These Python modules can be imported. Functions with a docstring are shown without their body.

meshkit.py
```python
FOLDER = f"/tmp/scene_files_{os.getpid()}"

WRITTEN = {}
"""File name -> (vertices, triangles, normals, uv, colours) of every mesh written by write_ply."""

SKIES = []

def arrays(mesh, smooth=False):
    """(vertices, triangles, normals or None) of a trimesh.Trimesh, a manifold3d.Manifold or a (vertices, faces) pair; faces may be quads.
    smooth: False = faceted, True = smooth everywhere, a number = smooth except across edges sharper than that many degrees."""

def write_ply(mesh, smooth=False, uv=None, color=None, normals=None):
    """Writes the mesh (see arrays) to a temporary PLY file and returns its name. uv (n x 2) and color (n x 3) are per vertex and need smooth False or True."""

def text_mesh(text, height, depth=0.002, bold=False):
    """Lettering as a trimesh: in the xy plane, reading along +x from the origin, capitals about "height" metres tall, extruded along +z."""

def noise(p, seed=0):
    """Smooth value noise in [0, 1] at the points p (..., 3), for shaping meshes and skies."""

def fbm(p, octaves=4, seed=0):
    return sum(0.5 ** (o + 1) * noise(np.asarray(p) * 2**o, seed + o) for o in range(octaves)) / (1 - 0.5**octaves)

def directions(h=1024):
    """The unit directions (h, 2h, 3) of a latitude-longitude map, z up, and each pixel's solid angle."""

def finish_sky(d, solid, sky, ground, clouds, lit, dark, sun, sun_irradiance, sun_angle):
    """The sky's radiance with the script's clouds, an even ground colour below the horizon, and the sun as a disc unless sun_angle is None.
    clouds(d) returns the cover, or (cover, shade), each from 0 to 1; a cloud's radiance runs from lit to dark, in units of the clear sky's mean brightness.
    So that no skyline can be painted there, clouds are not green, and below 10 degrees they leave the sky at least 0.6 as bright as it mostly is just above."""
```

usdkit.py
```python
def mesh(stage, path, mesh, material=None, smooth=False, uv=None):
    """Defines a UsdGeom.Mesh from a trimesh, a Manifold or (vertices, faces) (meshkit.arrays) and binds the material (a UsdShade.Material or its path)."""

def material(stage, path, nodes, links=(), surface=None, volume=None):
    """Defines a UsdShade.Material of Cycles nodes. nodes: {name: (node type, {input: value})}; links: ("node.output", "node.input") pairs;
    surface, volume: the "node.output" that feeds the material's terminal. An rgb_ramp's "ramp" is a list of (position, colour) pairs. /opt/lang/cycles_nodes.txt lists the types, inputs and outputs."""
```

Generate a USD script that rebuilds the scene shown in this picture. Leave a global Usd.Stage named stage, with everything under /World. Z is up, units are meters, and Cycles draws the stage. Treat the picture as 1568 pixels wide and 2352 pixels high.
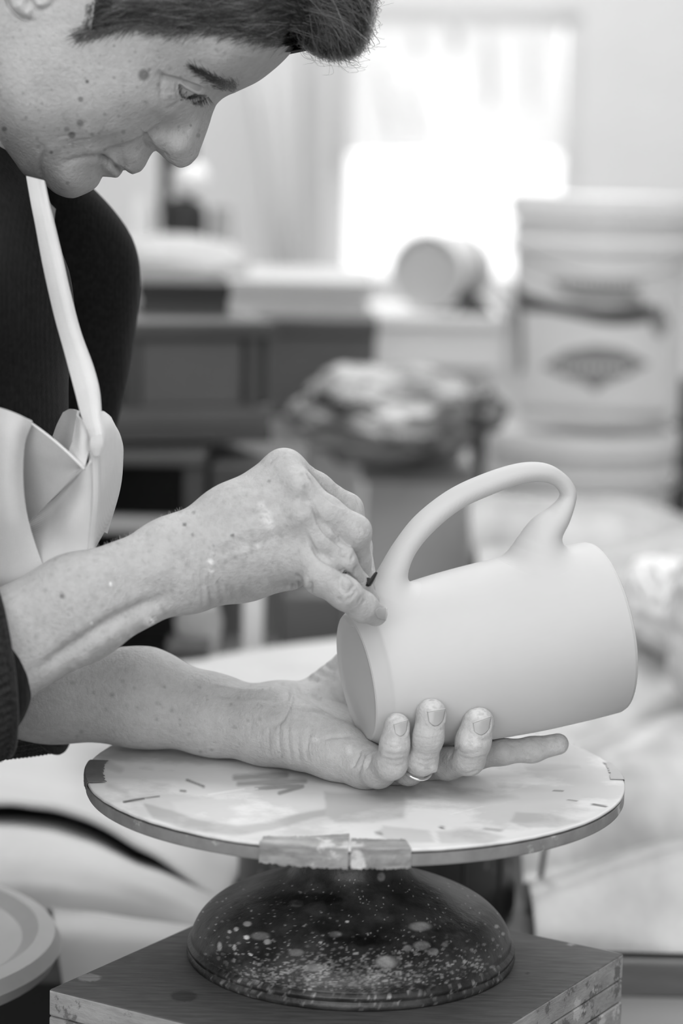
import math, random
import numpy as np
import trimesh, manifold3d as m3
import usdkit, meshkit
from concurrent.futures import ThreadPoolExecutor
from scipy.interpolate import RBFInterpolator
from pxr import Usd, UsdGeom, UsdShade, UsdLux, Gf, Sdf, Vt

stage = Usd.Stage.CreateInMemory()
UsdGeom.SetStageUpAxis(stage, UsdGeom.Tokens.z)
UsdGeom.SetStageMetersPerUnit(stage, 1.0)
UsdGeom.Xform.Define(stage, '/World')
UsdGeom.Scope.Define(stage, '/World/Looks')
rng = np.random.default_rng(7)

# ------------------------------------------------------------------ camera
# x to the right, y away from the camera, z up; the banding wheel's top is centred at (0, 0, 1)
IW, IH = 1568, 2352
FOCAL = 85.0 / 24.0 * IW
CAM = np.array([-0.010999, -1.316277, 1.343079])
PITCH, ROLL = 0.147720, 0.023088
_f = np.array([0, math.cos(PITCH), -math.sin(PITCH)])
_r0, _u0 = np.array([1.0, 0, 0]), np.array([0, math.sin(PITCH), math.cos(PITCH)])
RIGHT = _r0 * math.cos(ROLL) + _u0 * math.sin(ROLL)
UP = -_r0 * math.sin(ROLL) + _u0 * math.cos(ROLL)
FWD = _f
cam = UsdGeom.Camera.Define(stage, '/World/Camera')
_m = Gf.Matrix4d(*RIGHT, 0, *UP, 0, *(-FWD), 0, *CAM, 1)
cam.AddTransformOp().Set(_m)
cam.CreateFocalLengthAttr(85.0)
cam.CreateHorizontalApertureAttr(24.0)
cam.CreateVerticalApertureAttr(36.0)
cam.CreateFStopAttr(4.5)
cam.CreateFocusDistanceAttr(1.315)
cam.CreateClippingRangeAttr(Gf.Vec2f(0.05, 200.0))
cam.CreateExposureAttr(0.0)

# ------------------------------------------------------------------ light: overcast sky, with unseen area lights behind the camera and overhead
dome = UsdLux.DomeLight.Define(stage, '/World/overcast_sky')
dome.CreateIntensityAttr(0.6)
dome.CreateColorAttr(Gf.Vec3f(1, 1, 1))
def rect_light(name, pos, target, w, h, power):
    l = UsdLux.RectLight.Define(stage, '/World/' + name)
    l.CreateWidthAttr(w); l.CreateHeightAttr(h); l.CreateIntensityAttr(power)
    p, t = np.array(pos, float), np.array(target, float)
    z = (p - t) / np.linalg.norm(p - t)
    x = np.cross([0, 0, 1.0], z); x /= np.linalg.norm(x); y = np.cross(z, x)
    l.AddTransformOp().Set(Gf.Matrix4d(*x, 0, *y, 0, *z, 0, *p, 1))
rect_light('unseen_front_light', (-0.4, -2.56, 1.85), (-0.4, 0, 1.85), 2.6, 1.4, 3.6)  # out of view behind the camera, lights the subject from the front
rect_light('unseen_ceiling_light', (0.35, -0.75, 2.64), (0.35, -0.749, 0), 1.8, 1.5, 2.1)  # out of view overhead, placed to light mug and hands from above
rect_light('unseen_ceiling_light_001', (0.4, 1.7, 2.64), (0.4, 1.701, 0), 2.4, 1.3, 4.3)  # out of view overhead, placed to light buckets and shelves
rect_light('unseen_ceiling_light_002', (0.3, 3.75, 2.64), (0.3, 3.751, 0), 3.0, 1.2, 3.3)  # out of view overhead, placed to brighten the far end of the room

# ------------------------------------------------------------------ helpers
def P(px, py, y):
    """The point seen at pixel (px, py) in the upright plane y metres from the wheel's centre."""
    px, py, y = np.broadcast_arrays(np.asarray(px, float), np.asarray(py, float), np.asarray(y, float))
    d = FWD + RIGHT * ((px - IW / 2) / FOCAL)[..., None] - UP * ((py - IH / 2) / FOCAL)[..., None]
    return CAM + d * ((y - CAM[1]) / d[..., 1])[..., None]
def Pz(px, py, z):
    d = FWD + RIGHT * ((px - IW / 2) / FOCAL) - UP * ((py - IH / 2) / FOCAL)
    return CAM + d * (z - CAM[2]) / d[2]
def proj(v):
    d = np.asarray(v, float) - CAM
    z = d @ FWD
    return np.stack([IW / 2 + FOCAL * (d @ RIGHT) / z, IH / 2 - FOCAL * (d @ UP) / z], -1), z
def mpp(y):
    """Metres per pixel at depth y."""
    return (y - CAM[1]) * 1.01 / FOCAL

_names = {}
def path_for(name, parent=None):
    base = str(parent) if parent else '/World'
    k = _names.get((base, name), 0)
    _names[(base, name)] = k + 1
    return f'{base}/{name}' + (f'_{k:03d}' if k else '')
def tag(prim, label=None, cat=None, group=None, kind=None):
    prim = prim.GetPrim() if hasattr(prim, 'GetPrim') else prim
    for k, v in (('label', label), ('category', cat), ('group', group), ('kind', kind)):
        if v:
            prim.SetCustomDataByKey(k, v)
    return prim
def thing(name, label, cat, loc=(0, 0, 0), group=None):
    x = UsdGeom.Xform.Define(stage, path_for(name))
    if any(loc):
        x.AddTranslateOp().Set(Gf.Vec3d(*map(float, loc)))
    tag(x, label, cat, group)
    return x.GetPath()
_origin = {}
def mk(name, mesh, m, parent=None, smooth=30, tone=None, label=None, at=None):
    """One Mesh prim. at: the thing's base, when the mesh is in world coordinates and its parent is moved there."""
    v, f, n = meshkit.arrays(mesh, False)
    if at is not None:
        v = v - np.asarray(at)
    p = path_for(name, parent)
    pm = usdkit.mesh(stage, p, (v, f), m, smooth=smooth if tone is None else True)
    if tone is not None:
        pv = UsdGeom.PrimvarsAPI(pm).CreatePrimvar('tone', Sdf.ValueTypeNames.FloatArray, 'vertex')
        pv.Set(Vt.FloatArray.FromNumpy(np.asarray(tone, np.float32)))
    if label:
        tag(pm, label)
    return pm.GetPath()
def curves(name, pts, widths, m, parent):
    """pts: list of (k, 3) arrays."""
    c = UsdGeom.BasisCurves.Define(stage, path_for(name, parent))
    c.CreateTypeAttr('linear')
    c.CreatePointsAttr(Vt.Vec3fArray.FromNumpy(np.vstack(pts).astype(np.float32)))
    c.CreateCurveVertexCountsAttr(Vt.IntArray([len(p) for p in pts]))
    w = np.concatenate(widths).astype(np.float32)
    c.CreateWidthsAttr(Vt.FloatArray.FromNumpy(w)); c.SetWidthsInterpolation('vertex')
    UsdShade.MaterialBindingAPI.Apply(c.GetPrim()).Bind(m)
    return c.GetPath()

def mat(name, lo, hi=None, scale=20, rough=0.6, detail=4, bump=0.0, bscale=None, dist=0.001, stretch=(1, 1, 1), tone=False, sss=0.0,
        spec=0.5, metal=0.0, spots=None, bdetail=4, ramp=(0.3, 0.7), extra=None, sheen=0.0):
    """Grey noise between lo and hi. spots: (scale, threshold, grey) flecks."""
    hi = lo if hi is None else hi
    g = lambda x: (x, x, x)
    nodes = {'geo': ('texture_coordinate', {}), 'map': ('mapping', {'scale': stretch}),
             'n': ('noise_texture', {'scale': scale, 'detail': detail, 'roughness': 0.6}),
             'ramp': ('rgb_ramp', {'ramp': [(ramp[0], g(lo)), (ramp[1], g(hi))]}),
             'p': ('principled_bsdf', {'roughness': rough, 'specular_ior_level': spec, 'metallic': metal})}
    links = [('geo.object', 'map.vector'), ('map.vector', 'n.vector'), ('n.fac', 'ramp.fac')]
    out = 'ramp.color'
    if spots:
        for i, (s, th, gr) in enumerate(spots):
            nodes[f's{i}'] = ('noise_texture', {'scale': s, 'detail': 5, 'roughness': 0.65})
            nodes[f'sr{i}'] = ('rgb_ramp', {'ramp': [(th, (0, 0, 0)), (th + 0.05, (1, 1, 1))]})
            nodes[f'sm{i}'] = ('mix_color', {'b': g(gr), 'blend_type': 'mix'})
            links += [('geo.object', f's{i}.vector'), (f's{i}.fac', f'sr{i}.fac'), (f'sr{i}.color', f'sm{i}.fac'), (out, f'sm{i}.a')]
            out = f'sm{i}.result'
    if tone:
        nodes['att'] = ('attribute', {'attribute': 'tone'})
        nodes['tm'] = ('mix_color', {'blend_type': 'multiply', 'fac': 1.0})
        links += [('att.color', 'tm.b'), (out, 'tm.a')]
        out = 'tm.result'
    links.append((out, 'p.base_color'))
    if sss:
        nodes['p'][1].update({'subsurface_weight': sss, 'subsurface_radius': (1, 1, 1), 'subsurface_scale': 0.0022})
    if sheen:
        nodes['p'][1].update({'sheen_weight': sheen, 'sheen_roughness': 0.4})
    if bump:
        nodes['bn'] = ('noise_texture', {'scale': bscale or scale * 4, 'detail': bdetail, 'roughness': 0.6})
        nodes['b'] = ('bump', {'strength': bump, 'distance': dist})
        links += [('map.vector', 'bn.vector'), ('bn.fac', 'b.height'), ('b.normal', 'p.normal')]
    if extra:
        extra(nodes, links)
    return usdkit.material(stage, '/World/Looks/' + name, nodes, links, surface='p.BSDF')

# ---- implicit surfaces
def smin(a, b, k):
    h = np.maximum(k - np.abs(a - b), 0) / k
    return np.minimum(a, b) - h * h * k * 0.25
def cone(p, a, b, r1, r2):
    ba = b - a
    pa = p - a
    t = np.clip(pa @ ba / max(ba @ ba, 1e-12), 0, 1)
    q = pa - t[:, None] * ba
    return np.sqrt(np.einsum('ij,ij->i', q, q)) - (r1 + (r2 - r1) * t)
def J(px, py, y, rpx):
    return P(px, py, y), rpx * mpp(y)
def chain(js, k):
    js = [J(*j) for j in js]
    segs = [(a[0], b[0], a[1], b[1]) for a, b in zip(js[:-1], js[1:])]
    def f(p):
        d = cone(p, *segs[0])
        for s in segs[1:]:
            d = smin(d, cone(p, *s), k)
        return d
    return f
def ball(px, py, y, rpx, squash=(1, 1, 1)):
    c, r = J(px, py, y, rpx)
    s = np.array(squash, float)
    def f(p):
        q = (p - c) / s
        return (np.sqrt(np.einsum('ij,ij->i', q, q)) - r) * s.min()
    return f
POOL = ThreadPoolExecutor(4)
def par(f, pts, chunk=40000):
    parts = [pts[i:i + chunk] for i in range(0, len(pts), chunk)]
    return np.concatenate(list(POOL.map(f, parts))) if parts else np.zeros(0)
def net(f, lo, hi, h, c=4, newton=1):
    """Surface nets of f = 0 in the box lo..hi with cells of h metres; blocks of c cells far from the surface are skipped."""
    lo, hi = np.asarray(lo, float), np.asarray(hi, float)
    nb = np.maximum(np.ceil((hi - lo) / (h * c)).astype(int), 1)
    f0_, top_ = f, lo + nb * h * c
    def f(p):      # closed where it meets the box
        return np.maximum(f0_(p), np.maximum(lo + 1.6 * h - p, p - top_ + 1.6 * h).max(1))
    bi = np.stack(np.meshgrid(*[np.arange(k) for k in nb], indexing='ij'), -1).reshape(-1, 3)
    d = par(f, lo + (bi + 0.5) * h * c)
    near = bi[np.abs(d) < h * c * 1.9]
    dim = nb * c + 1
    G = np.full(dim, 1.0, np.float32)
    far = np.ones(nb, np.float32)
    far[tuple(bi.T)] = np.sign(d)
    G[:-1, :-1, :-1] = far.repeat(c, 0).repeat(c, 1).repeat(c, 2)
    o = np.stack(np.meshgrid(*[np.arange(c + 1)] * 3, indexing='ij'), -1).reshape(-1, 3)
    idx = (near[:, None] * c + o[None]).reshape(-1, 3)
    flat = np.unique(np.ravel_multi_index(idx.T, dim))
    idx = np.stack(np.unravel_index(flat, dim), -1)
    G.ravel()[flat] = par(f, lo + idx * h)
    for _ in range(6):      # no checkerboard faces: the surface stays a manifold
        S = G < 0
        bad = 0
        for ax in range(3):
            u, v = [a for a in range(3) if a != ax]
            def part(i, j):
                s = [slice(None)] * 3
                s[u], s[v] = slice(i, i + dim[u] - 1), slice(j, j + dim[v] - 1)
                return tuple(s)
            a, b, c_, d_ = (S[part(i, j)] for i, j in ((0, 0), (1, 1), (0, 1), (1, 0)))
            k = np.argwhere((a == b) & (c_ == d_) & (a != c_))
            bad += len(k)
            for i in (0, 1):
                for j in (0, 1):
                    q = k.copy(); q[:, u] += i; q[:, v] += j
                    t = tuple(q.T)
                    G[t] = np.minimum(G[t], -1e-6)
        if not bad:
            break
    S = G < 0
    n = dim - 1
    cnt = sum(S[i:n[0] + i, j:n[1] + j, k:n[2] + k].astype(np.int8) for i in (0, 1) for j in (0, 1) for k in (0, 1))
    cells = np.argwhere((cnt > 0) & (cnt < 8))
    vid = np.full(n, -1, np.int64)
    vid[tuple(cells.T)] = np.arange(len(cells))
    acc, num = np.zeros((len(cells), 3)), np.zeros(len(cells))
    corners = np.array([[i, j, k] for i in (0, 1) for j in (0, 1) for k in (0, 1)])
    vals = np.stack([G[tuple((cells + q).T)] for q in corners], 1)
    for a in range(8):
        for b in range(a + 1, 8):
            if np.abs(corners[a] - corners[b]).sum() == 1:
                va, vb = vals[:, a], vals[:, b]
                x = (va < 0) != (vb < 0)
                t = np.where(x, va / np.where(x, va - vb, 1), 0)
                acc += np.where(x[:, None], corners[a] + t[:, None] * (corners[b] - corners[a]), 0)
                num += x
    V = lo + (cells + acc / num[:, None]) * h
    F = []
    for ax in range(3):
        u, v = (ax + 1) % 3, (ax + 2) % 3
        sl = [slice(1, -1)] * 3
        s0, s1 = [slice(1, -1)] * 3, [slice(1, -1)] * 3
        s0[ax], s1[ax] = slice(0, -1), slice(1, None)
        A, B = S[tuple(s0)], S[tuple(s1)]
        e = np.argwhere(A != B)
        flip = A[tuple(e.T)]
        e = e + 1
        e[:, ax] -= 1
        du, dv = np.eye(3, dtype=int)[u], np.eye(3, dtype=int)[v]
        q = np.stack([vid[tuple((e - du - dv).T)], vid[tuple((e - dv).T)], vid[tuple(e.T)], vid[tuple((e - du).T)]], 1)
        q[~flip] = q[~flip][:, ::-1]
        F.append(q)
    F = np.vstack(F)
    F = F[(F >= 0).all(1)]
    F = np.vstack([F[:, [0, 1, 2]], F[:, [0, 2, 3]]])
    for _ in range(newton):
        g = grad(f, V, h * 0.5)
        V = V - np.clip(par(f, V), -h, h)[:, None] * g
    return V, F
def grad(f, V, e=2e-4):
    g = np.stack([par(f, V + e * np.eye(3)[k]) - par(f, V - e * np.eye(3)[k]) for k in range(3)], -1)
    return g / np.maximum(np.linalg.norm(g, axis=1, keepdims=True), 1e-9)
def hit(f, px, py, y0, y1):
    """Where the sight lines through these pixels meet f = 0, starting in the plane y0."""
    px, py = np.asarray(px, float), np.asarray(py, float)
    a = P(px, py, np.full(px.shape, y0)); b = P(px, py, np.full(px.shape, y1))
    d = (b - a) / np.linalg.norm(b - a, axis=-1, keepdims=True)
    p = a.reshape(-1, 3).copy(); dd = d.reshape(-1, 3)
    for _ in range(90):
        p += dd * (par(f, p) * 0.8)[:, None]
    return p.reshape(a.shape)
def vnormals(V, F):
    n = np.zeros_like(V)
    c = np.cross(V[F[:, 1]] - V[F[:, 0]], V[F[:, 2]] - V[F[:, 0]])
    for k in range(3):
        for a in range(3):
            n[:, a] += np.bincount(F[:, k], c[:, a], len(V))
    return n / np.maximum(np.linalg.norm(n, axis=1, keepdims=True), 1e-12)
def polydist(q, line):
    """Distance of points q to a polyline and the position along it (0..1)."""
    line = np.asarray(line, float)
    seg = np.linalg.norm(np.diff(line, axis=0), axis=1)
    start = np.r_[0, np.cumsum(seg)]
    best, pos = np.full(len(q), 1e9), np.zeros(len(q))
    for i in range(len(seg)):
        d = line[i + 1] - line[i]
        t = np.clip((q - line[i]) @ d / max(d @ d, 1e-9), 0, 1)
        e = q - line[i] - t[:, None] * d
        dist = np.sqrt((e * e).sum(1))
        m = dist < best
        best[m] = dist[m]
        pos[m] = (start[i] + t[m] * seg[i]) / start[-1]
    return best, pos
def spline(pts, n):
    """Catmull-Rom through pts, n points."""
    p = np.asarray(pts, float)
    p = np.vstack([2 * p[0] - p[1], p, 2 * p[-1] - p[-2]])
    t = np.linspace(0, len(p) - 3 - 1e-9, n)
    i = t.astype(int); u = (t - i)[:, None]
    a, b, c, d = p[i], p[i + 1], p[i + 2], p[i + 3]
    return 0.5 * (2 * b + (c - a) * u + (2 * a - 5 * b + 4 * c - d) * u ** 2 + (3 * b - 3 * c + d - a) * u ** 3)
def sculpt(V, F, strokes, side=None):
    """Wrinkles, veins and bumps pressed into the side of a body that faces the camera: (polyline or point in pixels, millimetres, width in pixels[, y-range])."""
    N = vnormals(V, F)
    q, _ = proj(V)
    view = (CAM - V) / np.linalg.norm(CAM - V, axis=1, keepdims=True)
    face = np.clip(((N * view).sum(1)) * 4, 0, 1)
    D = np.zeros(len(V))
    for s in strokes:
        line, amp, w = np.atleast_2d(np.asarray(s[0], float)), s[1], s[2]
        ok = face > 0
        lo, hi = line.min(0) - 3 * w, line.max(0) + 3 * w
        ok &= (q >= lo).all(1) & (q <= hi).all(1)
        if len(s) > 3 and s[3]:
            ok &= (V[:, 1] > s[3][0]) & (V[:, 1] < s[3][1])
        i = np.nonzero(ok)[0]
        if not len(i):
            continue
        if len(line) == 1:
            e = np.exp(-((q[i] - line[0]) ** 2).sum(1) / w ** 2)
        else:
            if len(line) > 2:
                line = spline(line, 6 * len(line))
            dist, pos = polydist(q[i], line)
            e = np.exp(-(dist / w) ** 2) * np.clip(4 * np.minimum(pos, 1 - pos) + 0.15, 0, 1)
        D[i] += amp * 1e-3 * e * face[i]
    return V + N * D[:, None]

# ---- solids
def box(lo, hi, r=0.0):
    lo, hi = np.asarray(lo, float), np.asarray(hi, float)
    if r <= 0:
        return trimesh.creation.box(bounds=[lo, hi])
    pts = []
    s = m3.Manifold.sphere(r, 12)
    balls = [s.translate([float(x) for x in (xx, yy, zz)]) for xx in (lo[0] + r, hi[0] - r) for yy in (lo[1] + r, hi[1] - r) for zz in (lo[2] + r, hi[2] - r)]
    return tm(m3.Manifold.batch_hull(balls))
def tm(m):
    q = m.to_mesh()
    return trimesh.Trimesh(np.array(q.vert_properties)[:, :3], np.array(q.tri_verts), process=False)
def lathe(profile, n=96, closed=False):
    """profile: (r, z) from the bottom on the axis up."""
    pr = np.asarray(profile, float)
    th = np.arange(n) * 2 * np.pi / n
    V = np.stack([pr[:, None, 0] * np.cos(th), pr[:, None, 0] * np.sin(th), np.broadcast_to(pr[:, None, 1], (len(pr), n))], -1).reshape(-1, 3)
    F = []
    m = len(pr)
    rows = range(m if closed else m - 1)
    i = np.array(list(rows)); j = np.arange(n)
    ii, jj = np.meshgrid(i, j, indexing='ij')
    a, b = ii * n + jj, ii * n + (jj + 1) % n
    c, d = ((ii + 1) % m) * n + (jj + 1) % n, ((ii + 1) % m) * n + jj
    F = np.vstack([np.stack([a, b, c], -1).reshape(-1, 3), np.stack([a, c, d], -1).reshape(-1, 3)])
    t = trimesh.Trimesh(V, F, process=False)
    t.merge_vertices()
    t.update_faces(t.nondegenerate_faces())
    return t
def sweep(path, radii, n=16, caps=True, flat=None):
    """A round (or, with flat = (axis, ratio), oval) tube along a path."""
    p = np.asarray(path, float)
    r = np.broadcast_to(np.asarray(radii, float), (len(p),))
    t = np.gradient(p, axis=0); t /= np.linalg.norm(t, axis=1, keepdims=True)
    up = np.array([0, 0, 1.0]) if abs(t[0] @ [0, 0, 1]) < 0.9 else np.array([1.0, 0, 0])
    a = np.cross(t[0], up); a /= np.linalg.norm(a)
    A = []
    for k in range(len(p)):
        a = a - t[k] * (a @ t[k]); a /= np.linalg.norm(a); A.append(a)
    A = np.array(A); B = np.cross(t, A)
    th = np.arange(n) * 2 * np.pi / n
    V = p[:, None] + r[:, None, None] * (np.cos(th)[None, :, None] * A[:, None] + np.sin(th)[None, :, None] * B[:, None])
    V = V.reshape(-1, 3)
    i, j = np.meshgrid(np.arange(len(p) - 1), np.arange(n), indexing='ij')
    q = np.stack([i * n + j, i * n + (j + 1) % n, (i + 1) * n + (j + 1) % n, (i + 1) * n + j], -1).reshape(-1, 4)
    F = np.vstack([q[:, [0, 1, 2]], q[:, [0, 2, 3]]])
    if caps:
        k = len(V)
        V = np.vstack([V, p[0], p[-1]])
        j = np.arange(n)
        F = np.vstack([F, np.stack([np.full(n, k), (j + 1) % n, j], -1), np.stack([np.full(n, k + 1), (len(p) - 1) * n + j, (len(p) - 1) * n + (j + 1) % n], -1)])
    return trimesh.Trimesh(V, F, process=False)
def sheet(grid, thick=0.0012):
    """A cloth from a grid of points (rows, columns, 3), with thickness."""
    g = np.asarray(grid, float)
    R, C = g.shape[:2]
    V = g.reshape(-1, 3)
    i, j = np.meshgrid(np.arange(R - 1), np.arange(C - 1), indexing='ij')
    q = np.stack([i * C + j, i * C + j + 1, (i + 1) * C + j + 1, (i + 1) * C + j], -1).reshape(-1, 4)
    F = np.vstack([q[:, [0, 1, 2]], q[:, [0, 2, 3]]])
    N = vnormals(V, F)
    W = V - N * thick
    edge = np.r_[np.arange(C), np.arange(1, R) * C + C - 1, (R - 1) * C + np.arange(C - 2, -1, -1), np.arange(R - 2, 0, -1) * C]
    e2 = np.roll(edge, -1)
    k = len(V)
    F = np.vstack([F, F[:, ::-1] + k, np.stack([edge, edge + k, e2 + k], -1), np.stack([edge, e2 + k, e2], -1)])
    return trimesh.Trimesh(np.vstack([V, W]), F, process=False)
def upsample(grid, n, m):
    """A coarse control grid of points as a smooth grid of n x m."""
    g = np.asarray(grid, float)
    a = np.stack([spline(g[:, j], n) for j in range(g.shape[1])], 1)
    return np.stack([spline(a[i], m) for i in range(n)], 0)

# ------------------------------------------------------------------ materials of the room
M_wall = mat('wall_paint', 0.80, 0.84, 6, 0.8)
M_wall_g = mat('unseen_wall_grey_paint', 0.42, 0.46, 6, 0.8)  # darker grey for the unseen walls, keeps their bounce low
M_floor = mat('floor_concrete', 0.20, 0.26, 5, 0.7)
M_white = mat('white_plastic', 0.82, 0.86, 9, 0.4)
M_white2 = mat('white_lid', 0.80, 0.84, 9, 0.4)
M_label = mat('grey_label', 0.76, 0.82, 14, 0.5)
M_print = mat('dark_print', 0.045, 0.10, 60, 0.5)
M_print2 = mat('pale_print', 0.22, 0.30, 60, 0.5)
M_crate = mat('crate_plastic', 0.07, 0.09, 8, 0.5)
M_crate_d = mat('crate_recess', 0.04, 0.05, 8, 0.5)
M_crate_p = mat('crate_panel', 0.11, 0.13, 8, 0.5)
M_black = mat('black_rubber', 0.012, 0.02, 8, 0.5)
M_dark = mat('dark_metal', 0.05, 0.08, 10, 0.5)
M_midgrey = mat('grey_paint', 0.34, 0.40, 10, 0.6)
M_lightgrey = mat('light_grey_paint', 0.70, 0.76, 10, 0.6)
M_cloth = mat('white_cotton_sheet', 0.58, 0.66, 12, 0.8, bump=0.15, bscale=300)
M_tarp = mat('plastic_sheeting', 0.22, 0.52, 5, 0.28, spec=0.6, detail=5, stretch=(1.6, 0.7, 1))
M_tin = mat('tin_end_paint', 0.50, 0.54, 10, 0.5)
M_sack = mat('sack_cloth', 0.44, 0.50, 12, 0.8)
M_woodedge = mat('table_edge_wood', 0.12, 0.18, 14, 0.6, stretch=(1, 8, 8))
M_bag = mat('crumpled_bag', 0.05, 0.55, 11, 0.35, detail=3, ramp=(0.40, 0.66))
M_curtain = mat('curtain_cloth', 0.78, 0.82, 6, 0.9)
M_frame = mat('window_frame_paint', 0.64, 0.68, 6, 0.5)
def _glass(nodes, links):
    pass
M_glass = usdkit.material(stage, '/World/Looks/window_glass', {
    'fr': ('fresnel', {'IOR': 1.45}), 't': ('transparent_bsdf', {}), 'g': ('glossy_bsdf', {'roughness': 0.02}), 'm': ('mix_closure', {})},
    [('fr.fac', 'm.fac'), ('t.BSDF', 'm.closure1'), ('g.BSDF', 'm.closure2')], surface='m.closure')
M_sheer = usdkit.material(stage, '/World/Looks/sheer_cloth', {
    'd': ('diffuse_bsdf', {'color': (0.8, 0.8, 0.8)}), 't': ('translucent_bsdf', {'color': (0.85, 0.85, 0.85)}), 'm': ('mix_closure', {'fac': 0.7}), 'x': ('transparent_bsdf', {}), 'm2': ('mix_closure', {'fac': 0.52})},
    [('d.BSDF', 'm.closure1'), ('t.BSDF', 'm.closure2'), ('m.closure', 'm2.closure1'), ('x.BSDF', 'm2.closure2')], surface='m2.closure')

def struct(name, mesh, m, parent=None, **k):
    p = mk(name, mesh, m, parent, **k)
    if parent is None:
        tag(stage.GetPrimAtPath(p), kind='structure')
    return p

# ------------------------------------------------------------------ the room
BY = 5.0                                   # back wall
def pw(px, py, y=BY):
    return P(px, py, y)
w0, w1 = pw(768, 640), pw(1334, 34)        # window opening
WX0, WX1, WZ0, WZ1 = w0[0], w1[0], w0[2] - 0.02, w1[2]
struct('floor', box((-2.9, -2.9, -0.05), (2.9, BY + 0.2, 0.0)), M_floor)
wall = trimesh.util.concatenate([box((-2.6, BY, 0), (WX0, BY + 0.15, 2.7)), box((WX1, BY, 0), (2.6, BY + 0.15, 2.7)),
                                 box((WX0, BY, 0), (WX1, BY + 0.15, WZ0)), box((WX0, BY, WZ1), (WX1, BY + 0.15, 2.7))])
struct('wall_back', wall, M_wall)
struct('unseen_wall_left', box((-2.75, -2.75, 0), (-2.6, BY + 0.15, 2.7)), M_wall)  # out of view, closes off sky light from the left
struct('unseen_wall_right', box((2.6, -2.75, 0), (2.75, BY + 0.15, 2.7)), M_wall_g)  # out of view, grey to limit bounce from the right
struct('unseen_wall_front', box((-2.6, -2.75, 0), (2.6, -2.6, 2.7)), M_wall_g)  # out of view, closes the room behind the camera for contrast
struct('unseen_ceiling', box((-2.75, -2.75, 2.7), (2.75, BY + 0.15, 2.8)), M_wall)  # out of view, keeps the open sky off the subject
wn = UsdGeom.Xform.Define(stage, path_for('window_1')).GetPath()
tag(stage.GetPrimAtPath(wn), kind='structure')
fr = 0.03
mk('frame_bars', trimesh.util.concatenate([box((WX0, BY + 0.03, WZ0), (WX0 + fr, BY + 0.10, WZ1)), box((WX1 - fr, BY + 0.03, WZ0), (WX1, BY + 0.10, WZ1)),
    box((WX0 + fr, BY + 0.03, WZ0), (WX1 - fr, BY + 0.10, WZ0 + fr)), box((WX0 + fr, BY + 0.03, WZ1 - fr), (WX1 - fr, BY + 0.10, WZ1))]), M_white2, wn)
mk('window_pane', box((WX0 + fr, BY + 0.060, WZ0 + fr), (WX1 - fr, BY + 0.066, WZ1 - fr)), M_glass, wn)
mk('window_sill', box((WX0 - 0.05, BY - 0.16, WZ0 - 0.03), (WX1 + 0.05, BY + 0.03, WZ0)), M_white2, wn)

w2 = UsdGeom.Xform.Define(stage, path_for('added_light_frame_2')).GetPath()  # bare frame added around the unseen front light, solid behind
tag(stage.GetPrimAtPath(w2), kind='structure')
for lo_, hi_ in (((-1.76, -2.6, 1.09), (-1.70, -2.54, 2.61)), ((0.90, -2.6, 1.09), (0.96, -2.54, 2.61)), ((-1.70, -2.6, 1.09), (0.90, -2.54, 1.15)), ((-1.70, -2.6, 2.55), (0.90, -2.54, 2.61))):
    mk('frame_bars', box(lo_, hi_), M_white2, w2)

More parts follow.
